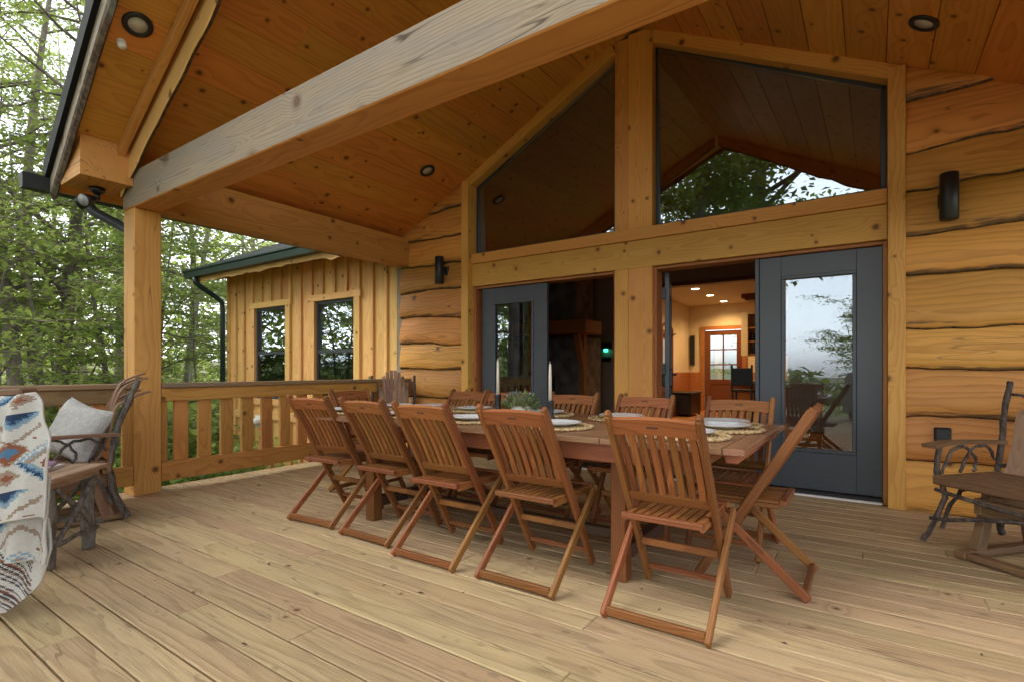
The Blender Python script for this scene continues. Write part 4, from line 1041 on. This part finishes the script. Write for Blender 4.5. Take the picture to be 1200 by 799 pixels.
# twig side table
st = thing('side_table', 'square twig-legged side table between the blanket and the glider chair', 'side table', (-3.775, .905, 0), R(134))
mb = MB()
for k in range(4): mb.box(-.235, .235, -.20 + k * .10 + .001, -.20 + (k + 1) * .10 - .001, .462, .488, ch=.005)
mb.box(-.205, .205, -.17, -.15, .425, .461); mb.box(-.205, .205, .15, .17, .425, .461); mb.box(-.205, -.185, -.149, .149, .425, .461); mb.box(.185, .205, -.149, .149, .425, .461)
mb.build('table_top', M['slat'], st, world=False)
k = 0
for sx in (-1, 1):
    for sy in (-1, 1):
        mb = MB(); a, b = wob([(sx * .165, sy * .135, .0), (sx * .163, sy * .133, .2), (sx * .165, sy * .135, .425)], .033, 80 + k, .004); mb.tube(a, b, 10); mb.build('leg', M['twig_light'], st, world=False); k += 1
mb = MB()
for sy in (-1, 1):
    for (p, q) in (((-.2, .12), (.2, .12)), ((-.16, .13), (.16, .42)), ((.16, .13), (-.16, .42))):
        a, b = wob([(p[0], sy * .165, p[1]), (0, sy * .175, (p[1] + q[1]) / 2 + .01), (q[0], sy * .165, q[1])], .013, int(100 + k), .004); mb.tube(a, b, 8); k += 1
for sx in (-1, 1):
    for (p, q) in (((-.19, .15), (.19, .15)), ((-.13, .13), (.13, .42)), ((.13, .13), (-.13, .42))):
        a, b = wob([(sx * .195, p[0], p[1]), (sx * .205, 0, (p[1] + q[1]) / 2 + .01), (sx * .195, q[0], q[1])], .013, int(140 + k), .004); mb.tube(a, b, 8); k += 1
mb.build('stretcher', M['twig_light'], st, world=False)
for k, (dz, m1, lab, sc, rot) in enumerate(((.489, 'paper', 'pale paperback lying at the bottom of the side table stack', 1.0, 20), (.506, 'purple', 'purple-covered book lying on the pale paperback', .9, 38))):
    t = thing('book', lab, 'book', (-3.84, .90, dz), R(rot + 120), 'books on the side table')
    mb = MB(); mb.box(-.10 * sc, .10 * sc, -.075 * sc, .075 * sc, .0025, .0135, ch=.0005); mb.build('pages', M['paper'], t, world=False)
    mb = MB(); mb.box(-.103 * sc, .103 * sc, -.078 * sc, .078 * sc, .0, .0023, ch=.0005); mb.box(-.103 * sc, .103 * sc, -.078 * sc, .078 * sc, .0137, .016, ch=.0005); mb.build('cover', M[m1], t, world=False)

# ------------------------------------------------------------------ patterned blanket over the chair back stand-in
def aztec(u, v, rev=False):
    """woven pattern by cell: u across, v down the cloth, metres"""
    q = .0115
    iu, iv = math.floor(u / q), math.floor(v / (q * .85))
    P_ = 22; a = (iu % P_) - P_ // 2; bnd = iv % 32
    d = abs(a) + abs(bnd - 9)
    if bnd < 20:
        if d < 3: return 'r'
        if d < 5: return 'w'
        if d < 7: return 't' if bnd < 10 else 'l'
        if d < 8 and bnd >= 9: return 'b'
        if d < 9 and bnd >= 9: return 'n'
        if d < 10: return 'l' if (iu + iv) % 2 else 'w'
        d2 = abs(abs(a) - P_ // 2) + abs(bnd - 4)
        if d2 < 3: return 'b'
        if d2 < 5: return 'r'
        if d2 < 6: return 't'
        d3 = abs(abs(a) - P_ // 2) + abs(bnd - 14)
        if d3 < 2: return 'r'
        if d3 < 4: return 't'
        return 'w'
    e = abs(((iu + P_ // 2) % P_) - P_ // 2) 
    k = bnd - 20; 
    if e + k < 4: return 'n'
    if e + k < 5: return 'b'
    if e + k < 7: return 'l'
    if 10 <= e + k < 12: return 'w'
    if 12 <= k + e < 14: return 't'
    if k > 10 and (e // 2) % 3 == 0: return 'r'
    return 'w'
keys = list(CL)
bl = thing('blanket', 'cream blanket with blue, navy and rust stepped diamonds draped over the chair back stand-in', 'blanket', (-2.93, .65, 0))
ax_a = Vector((.8236, .567, 0)); ax_n = Vector((.567, -.8236, 0))
def cloth(name, rows, off, striped=False, foldamp=.022, seed=0, uoff=0.):
    """rows: (z, left, right, outward) down the cloth in metres from the blanket origin"""
    mb = MB(); nu, nv = 72, 110; zs = [r[0] for r in rows]
    def row(tv):
        f = tv * (len(rows) - 1); i = min(int(f), len(rows) - 2); k = f - i; k = k * k * (3 - 2 * k) if False else k
        return [rows[i][j] * (1 - k) + rows[i + 1][j] * k for j in range(4)]
    L = 0; pz = None; vs = []; gs = []; fs = []; ms = []; S = []
    for j in range(nv + 1):
        z, l, r_, o_ = row(j / nv)
        if pz is not None: L += math.hypot(z - pz[0], o_ - pz[1])
        pz = (z, o_); S.append(L)
        for i in range(nu + 1):
            a = l + (r_ - l) * i / nu
            z_ = z + .012 * math.sin(a * 19 + seed) * min(1, j / 20)
            fold = foldamp * min(1, .25 + j / 50) * (math.sin(a * 34 + z * 2.2 + seed) + .5 * math.sin(a * 61 - z * 5 + seed * 2))
            p = Vector((-2.93, .65, 0)) + ax_a * a + ax_n * (o_ + off + fold); p.z = max(z_, .012)
            vs.append(p); gs.append((a, z, 0))
    W = nu + 1
    for j in range(nv):
        for i in range(nu):
            z, l_, r_, o_ = row((j + .5) / nv)
            a = l_ + (r_ - l_) * (i + .5) / nu + uoff; v = S[j]
            fs.append([j * W + i, j * W + i + 1, (j + 1) * W + i + 1, (j + 1) * W + i])
            if striped:
                sidx = math.floor((a * .75 - v * .75) / .0062) % 14
                key = 'wwwkwkwtkwkrwk'[sidx] if a < .015 else 'w'
            else:
                key = aztec(a, v)
                if i >= nu - 2 or j >= nv - 2: key = 'w'
            ms.append(keys.index(key))
    mb.add(vs, fs, gs, ms, smooth=True)
    o = mb.build(name, [CL[k] for k in keys], bl)
    sm = o.modifiers.new('thick', 'SOLIDIFY'); sm.thickness = .009; sm.offset = 0
    return o
px2m = lambda p: (p - 30) * .0036
cloth('upper_fold', [(.90, px2m(-90), px2m(28), -.10), (.942, px2m(-90), px2m(34), -.04), (.945, px2m(-90), px2m(40), 0.0), (.90, px2m(-92), px2m(50), .025), (.82, px2m(-95), px2m(60), .04), (.73, px2m(-95), px2m(75), .06), (.66, px2m(-95), px2m(71), .07), (.58, px2m(-95), px2m(67), .075), (.49, px2m(-95), px2m(68), .08), (.435, px2m(-95), px2m(67), .085)], .0)
cloth('under_fold', [(.60, px2m(-95), px2m(56), .02), (.46, px2m(-95), px2m(60), .035), (.38, px2m(-95), px2m(58), .045), (.30, px2m(-95), px2m(61), .05), (.245, px2m(-95), px2m(58), .055)], -.03, seed=2., uoff=.13)
cloth('striped_reverse', [(.42, px2m(-95), px2m(50), .02), (.30, px2m(-95), px2m(60), .035), (.24, px2m(-95), px2m(58), .04), (.16, px2m(-90), px2m(44), .05), (.09, px2m(-80), px2m(27), .055), (.035, px2m(-70), px2m(12), .06)], -.05, striped=True, seed=4.)

# ------------------------------------------------------------------ covered grill at the open deck end (seen mirrored in the door glass)
t = thing('covered_grill', 'barbecue grill under a grey fabric cover standing on the deck', 'grill', (.12, -2.7, 0), R(8))
mb = MB(); n = 40; vs = []; gs = []; fs = []; prof = [(.16, 1.02), (.40, 1.02), (.52, .98), (.56, .88), (.56, .6), (.58, .35), (.60, .18)]
rings_ = [(.001, 1.03)] + prof
for (r_, z) in rings_:
    for k in range(n):
        a = 2 * PI * k / n; c_, s_ = math.cos(a), math.sin(a)
        sx = abs(c_) ** .5 * math.copysign(1, c_) * r_; sy = abs(s_) ** .5 * math.copysign(1, s_) * r_ * .52
        f_ = 1 + (.03 * math.sin(a * 9 + z * 3) if z < .9 else 0)
        vs.append((sx * f_, sy * f_, z)); gs.append((sx, sy, z))
for i in range(len(rings_) - 1):
    for k in range(n): fs.append([i * n + k, i * n + (k + 1) % n, (i + 1) * n + (k + 1) % n, (i + 1) * n + k])
mb.add(vs, fs, gs, smooth=True); mb.build('cover', M['grey_cloth'], t, world=False)
for sx in (-1, 1):
    for sy in (-1, 1):
        mb = MB(); mb.box(sx * .45 - .025, sx * .45 + .025, sy * .2 - .025, sy * .2 + .025, .06, .4); mb.build('leg', M['black'], t, world=False)
    mb = MB(); mb.tube([(sx * .45, -.27, .07), (sx * .45, -.22, .07)], .065, 16); mb.build('wheel', M['rubber'], t, world=False)

# ------------------------------------------------------------------ leaf litter on the deck
mb = MB(); mb.add([(0, 0, .003), (.012, .007, .006), (.032, .002, .003), (.014, -.006, .008), (.016, 0, .002)], [[0, 4, 1], [1, 4, 2], [2, 4, 3], [3, 4, 0]], [(0, 0, 0)] * 5)
lf = mb.build('fallen_leaf', M['dry_leaf']); r3 = random.Random(21)
for k in range(46):
    o = lf if k == 0 else lf.copy()
    if k: COL.objects.link(o)
    o.location = (r3.uniform(-4.7, .9), r3.uniform(.7, 2.6) if k % 3 else r3.uniform(2.4, 4.6), .002); o.rotation_euler = (0, 0, r3.uniform(0, 6)); s_ = r3.uniform(.5, 1.3); o.scale = (s_, s_ * r3.uniform(.5, 1), s_)
    tag(o, 'tiny dry leaf scrap fallen on the deck boards', 'leaf', 'leaf scraps scattered over the deck')

# ------------------------------------------------------------------ trees
def mesh_np(name, verts, faces4, rnd, mat, smooth=False):
    me = bpy.data.meshes.new(name); nv, nf = len(verts), len(faces4)
    me.vertices.add(nv); me.vertices.foreach_set('co', verts.astype(np.float32).ravel())
    me.loops.add(nf * 4); me.loops.foreach_set('vertex_index', faces4.astype(np.int32).ravel())
    me.polygons.add(nf); me.polygons.foreach_set('loop_start', np.arange(0, nf * 4, 4, dtype=np.int32))
    me.update(calc_edges=True); me.validate()
    a = me.attributes.new('rnd', 'FLOAT', 'POINT'); a.data.foreach_set('value', rnd.astype(np.float32))
    me.materials.append(mat)
    return me
def leaves(name, cen, axis_n, ln, wd, mat, seed):
    g = np.random.default_rng(seed); n = len(cen)
    ang = g.uniform(0, 2 * np.pi, n); d = np.stack([np.cos(ang), np.sin(ang), g.normal(-.15, .35, n)], 1); d /= np.linalg.norm(d, axis=1)[:, None]
    up = np.stack([g.normal(0, .45, n), g.normal(0, .45, n), np.ones(n)], 1)
    s = np.cross(d, up); s /= np.linalg.norm(s, axis=1)[:, None]
    l = (ln * g.uniform(.6, 1.3, n))[:, None]; w = (wd * g.uniform(.7, 1.2, n))[:, None]
    droop = np.array([0, 0, -1.0]) * l * .18
    v = np.stack([cen, cen + d * l * .45 + s * w, cen + d * l + droop, cen + d * l * .45 - s * w], 1).reshape(-1, 3)
    f = np.arange(n * 4).reshape(-1, 4)
    return mesh_np(name, v, f, np.repeat(g.uniform(0, 1, n), 4), mat)
def grow(seed, H, z0, nb, spread, nleaf, ln, leafmat, barkmat, r0=.16, lean=(0, 0), flat=.22, bend=.4):
    """a tree: wandering tapered trunk, limbs that leave it between z0 and H, twigs, and leaves scattered in flat sprays along them"""
    r2 = random.Random(seed); g = np.random.default_rng(seed)
    mb = MB(); pts = []; rad = []; n = 12
    for k in range(n + 1):
        f = k / n; pts.append(Vector((lean[0] * f + bend * .5 * math.sin(f * 4 + seed), lean[1] * f + bend * .5 * math.cos(f * 3.1 + seed * 1.7) - bend * .5 * math.cos(seed * 1.7), H * f - .3 * (1 - f)))); rad.append(r0 * (1 - .86 * f) * (1.35 if k == 0 else 1))
    pts[0].x = 0
    mb.tube(pts, rad, 9, caps=True)
    cen = []; wts = []
    def at(z):
        f = max(0, min(.999, z / H)); i = int(f * n); k = f * n - i; return pts[i].lerp(pts[i + 1], k), rad[i] * (1 - k) + rad[i + 1] * k
    for b in range(nb):
        fz = (b + r2.random()) / nb; z = z0 + (H - z0) * fz; p, r = at(z)
        a = r2.uniform(0, 2 * PI); L = spread * (1.0 - .62 * fz ** 1.5) * r2.uniform(.6, 1.2); rise = r2.uniform(-.05, .5) + .5 * fz
        q = [p]; dirv = Vector((math.cos(a), math.sin(a), rise)).normalized()
        m_ = 5
        for k in range(1, m_ + 1):
            dirv = (dirv + Vector((r2.uniform(-.25, .25), r2.uniform(-.25, .25), r2.uniform(-.18, .10)))).normalized(); q.append(q[-1] + dirv * L / m_)
        br = min(r * .5, .02 + .012 * L)
        mb.tube(q, [br * (1 - .85 * k / m_) for k in range(m_ + 1)], 5, caps=False)
        for k in range(2, m_ + 1):
            for tw in range(2):
                aa = r2.uniform(0, 2 * PI); tl = L * r2.uniform(.15, .38); e = q[k] + Vector((math.cos(aa) * tl, math.sin(aa) * tl, r2.uniform(-.15, .25) * tl))
                mb.tube([q[k], q[k].lerp(e, .5) + Vector((0, 0, .04 * tl)), e], [.012, .008, .004], 4, caps=False)
                cen.append((q[k], e, .14 + .07 * L)); wts.append(L)
    wts = np.array(wts); wts /= wts.sum(); cnt = g.multinomial(nleaf, wts)
    C_ = []
    for (a, e, s_), c in zip(cen, cnt):
        if not c: continue
        t_ = g.uniform(0, 1.1, c)[:, None]; C_.append(np.array(a)[None] * (1 - t_) + np.array(e)[None] * t_ + g.normal(0, 1, (c, 3)) * np.array([s_, s_, s_ * flat]))
    crown = leaves('crown', np.concatenate(C_), None, ln, ln * .27, leafmat, seed + 1)
    tr = mb.build('trunk', barkmat); me = tr.data; bpy.data.objects.remove(tr)
    return me, crown
KINDS = {
    'tall': grow(3, 15., 4.2, 30, 3.9, 6000, .13, M['leaf_a'], M['bark'], r0=.19, bend=.7),
    'lean': grow(11, 13., 3.6, 26, 3.6, 5400, .125, M['leaf_a'], M['bark'], r0=.17, lean=(.8, -2.2), bend=.6),
    'pale': grow(17, 14., 4.5, 24, 3.2, 4600, .12, M['leaf_a'], M['pale_bark'], r0=.12, bend=.8),
    'under': grow(23, 6.5, .8, 22, 3.0, 5000, .115, M['leaf_b'], M['bark'], r0=.07, bend=.5, flat=.15),
    'sapling': grow(31, 4.6, .5, 16, 2.3, 3400, .105, M['leaf_a'], M['bark'], r0=.045, bend=.4, flat=.15),
    'big': grow(41, 17., 5.0, 44, 5.6, 22000, .25, M['leaf_b'], M['bark'], r0=.30, bend=.6),
}
def tree(kind, x, y, label, rz=0., s=1.0, group='trees in the woods', z=-1.4):
    tm, cm = KINDS[kind]
    t = thing('tree', label, 'tree', (x, y, z), rz, group); t.scale = (s, s, s)
    for nm, me in (('trunk', tm), ('crown', cm)):
        o = bpy.data.objects.new(nm, me); COL.objects.link(o); o.parent = t
    return t
r4 = random.Random(5)
# direction from the camera by compass angle (degrees left of the wall normal) and distance
def pol(az, d): return (-d * math.sin(R(az)), d * math.cos(R(az)))
SPECIAL = [('lean', 74.6, 15.5, 'dark-trunked tree leaning through the forest gap beside the porch post', 1.0, 1.0), ('tall', 76.3, 19., 'crooked forest tree standing behind the leaning one', 2.2, 1.0),
           ('lean', 78.8, 13.5, 'forest tree with low bent trunk at the edge of the view', 4.2, .9), ('pale', 66.0, 17., 'slim pale-trunked tree between the porch post and the wing downspout', .5, .9)]
for (k, az, d, lab, rz, s_) in SPECIAL: tree(k, *pol(az, d), lab, rz, s_)
LAB = {'tall': 'tall forest tree with spring green crown among the woods', 'lean': 'leaning forest tree with spring green crown among the woods', 'pale': 'slender pale-barked forest tree among the woods', 'under': 'low spreading understory tree with layered mid green leaves', 'sapling': 'young sapling with fine light green sprays at the wood edge', 'big': 'broad old tree with a wide deep crown beyond the deck'}
spots = []
for k, az, d in (('under', 77.8, 13.5), ('under', 72.4, 14.), ('sapling', 70.2, 12.5), ('under', 67.6, 16.), ('sapling', 79.8, 11.2), ('under', 75.2, 18.), ('under', 62.0, 19.), ('sapling', 65.2, 15.6),
                 ('tall', 71.6, 22.), ('pale', 69.4, 23.5), ('tall', 66.8, 24.), ('pale', 62.5, 24.), ('tall', 79.4, 23.), ('pale', 77.2, 27.), ('tall', 73.6, 31.), ('tall', 61., 30.), ('under', 69., 24.), ('under', 78., 24.), ('pale', 81., 20.)):
    spots.append((k,) + pol(az, d))
# woods that the glass mirrors: behind and to the side of the camera
for k, x, y in (('tall', -9.1, -3.0), ('big', -4.6, -9.0), ('tall', -9.5, -5.2), ('pale', -11.5, -7.2), ('lean', -13., -3.5), ('tall', -10.5, -10.5), ('sapling', -9.2, -7.4), ('tall', -15.5, -6.5), ('under', -14., -9.5), ('big', -18., -2.), ('tall', -20., -9.), ('tall', -21., 2.), ('under', -19.5, -5.), ('big', -16., -14.), ('under', -13., -13.5), ('tall', -12.5, -18.), ('under', 1.3, -24.), ('under', 4.4, -26.), ('sapling', -7.6, -12.2), ('sapling', .3, -13.), ('sapling', -.7, -16.5), ('under', .9, -18.), ('tall', -4., 24.), ('under', -3.2, 21.), ('under', -1., 23.)):
    spots.append((k, x, y))
for (k, x, y) in spots: tree(k, x, y, LAB[k], r4.uniform(0, 6.28), r4.uniform(.88, 1.12))
tree('big', -4.1, -14., 'broadest old tree standing over the lawn behind the deck', 1.0, 1.25)
# shrubs by the deck
def shrub_mesh(seed, n, r, h, mat):
    g = np.random.default_rng(seed); mb = MB(); r2 = random.Random(seed); C_ = []
    for k in range(11):
        a = r2.uniform(0, 6.28); e = Vector((math.cos(a) * r * r2.uniform(.4, 1), math.sin(a) * r * r2.uniform(.4, 1), h * r2.uniform(.5, 1)))
        mb.tube([(0, 0, 0), e * .5 + Vector((0, 0, .1)), e], [.016, .01, .004], 5, caps=False); c = n // 11; t_ = g.uniform(.25, 1.08, c)[:, None]
        C_.append(np.array(e)[None] * t_ + g.normal(0, 1, (c, 3)) * np.array([.2, .2, .12]) * r)
    tr = mb.build('stems', M['bark']); me = tr.data; bpy.data.objects.remove(tr)
    return me, leaves('foliage', np.concatenate(C_), None, .11, .034, mat, seed)
SH = [shrub_mesh(5, 2600, 1.0, 1.4, M['leaf_b']), shrub_mesh(9, 2400, .85, 1.1, M['leaf_a']), shrub_mesh(13, 2400, 1.1, .9, M['leaf_c'])]
for i in range(44):
    az = r4.uniform(60, 83); d = r4.uniform(8.2, 20); x, y = pol(az, d)
    if x > -6.4: continue
    if -10.6 < x and y > 3.9: continue
    k = i % 3; t = thing('shrub', ('leafy woodland shrub growing below the deck railing', 'light green woodland bush growing below the deck railing', 'low dark green woodland bush growing below the deck railing')[k], 'shrub', (x, y, -1.38), r4.uniform(0, 6), 'shrubs beyond the railing'); s_ = r4.uniform(.8, 1.4); t.scale = (s_, s_, s_)
    for nm, me in zip(('stems', 'foliage'), SH[k]):
        o = bpy.data.objects.new(nm, me); COL.objects.link(o); o.parent = t
# the deep wood beyond, one mass
g = np.random.default_rng(77); nC = 30000
az = np.radians(g.uniform(52, 150, nC)); d = 36 + 26 * g.random(nC) ** 1.2; zz = -1.2 + 16 * g.random(nC) ** 2.2
lump = np.sin(az * 31) * .5 + np.sin(az * 73 + 1.3) * .3
keep = zz < 12 + 5 * lump
cen = np.stack([-d * np.sin(az), d * np.cos(az), zz], 1)[keep]
o = bpy.data.objects.new('far_woods', leaves('far_woods', cen, None, .7, .28, M['leaf_a'], 5)); COL.objects.link(o); tag(o, 'deep mass of woodland foliage far beyond the trees', 'woods', None, 'stuff')
nC = 9000; x = g.uniform(-120, 160, nC); y = -95 - 25 * g.random(nC); zz = -6 + 9.5 * g.random(nC) * (1 + .5 * np.sin(x * .13) + .3 * np.sin(x * .41))
o = bpy.data.objects.new('far_treeline', leaves('far_treeline', np.stack([x, y, zz], 1), None, 2.2, .9, M['leaf_c'], 6)); COL.objects.link(o); tag(o, 'low line of trees across the field', 'woods', None, 'stuff')

# ------------------------------------------------------------------ sky, sun, camera
w = bpy.data.worlds.new('World'); scene.world = w; w.use_nodes = True
t = NT(w.node_tree); bg = w.node_tree.nodes['Background']
EL, AZ = R(42), R(222)     # sun high behind the viewer, over the open side of the deck
sky = t.n('ShaderNodeTexSky', sky_type='NISHITA'); sky.sun_disc = False; sky.sun_elevation = EL; sky.sun_rotation = AZ
try: sky.dust_density = 2.0; sky.air_density = 1.0
except Exception: pass
tc = t.n('ShaderNodeTexCoord').outputs['Generated']
cl = t.noise(t.vmath('MULTIPLY', tc, (1.6, 1.6, 4.0)), 1.5, 5, .6)
bw = t.n('ShaderNodeRGBToBW'); t.put(bw.inputs[0], sky.outputs[0])
grey = t.mix(1.0, t.comb(bw.outputs[0], bw.outputs[0], bw.outputs[0]), (1.0, 1.02, 1.06), 'MULTIPLY')
cloud = t.mix(1.0, grey, t.mix(cl, (1.25, 1.25, 1.25), (2.1, 2.1, 2.1)), 'MULTIPLY')
t.put(bg.inputs['Color'], t.mix(.82, sky.outputs[0], cloud)); bg.inputs['Strength'].default_value = .14
sd = bpy.data.lights.new('sun', 'SUN'); sd.energy = 1.0; sd.angle = R(40); sd.color = (1.0, .95, .88)
so = bpy.data.objects.new('sun', sd); COL.objects.link(so)
dirv = Vector((math.sin(AZ) * math.cos(EL), math.cos(AZ) * math.cos(EL), math.sin(EL)))
so.rotation_euler = dirv.to_track_quat('Z', 'Y').to_euler()
cd = bpy.data.cameras.new('camera'); cam = bpy.data.objects.new('camera', cd); COL.objects.link(cam)
cd.sensor_width = 36; cd.lens = 612 / 1200 * 36; cd.shift_y = (432.7 - 399.5) / 1200; cd.clip_end = 2000; cd.clip_start = .05
cam.location = (0, 0, CAM_Z); cam.rotation_euler = (R(90), 0, R(34.55)); scene.camera = cam
vs_ = scene.view_settings; vs_.view_transform = 'Standard'; vs_.look = 'None'; vs_.gamma = 1.0; vs_.exposure = 1.78; vs_.use_curve_mapping = False
scene.render.engine = 'CYCLES'; scene.cycles.max_bounces = 10; scene.cycles.diffuse_bounces = 7; scene.cycles.transparent_max_bounces = 12; scene.cycles.use_denoising = True
scene.cycles.sample_clamp_indirect = 6.0; scene.cycles.caustics_reflective = False; scene.cycles.caustics_refractive = False
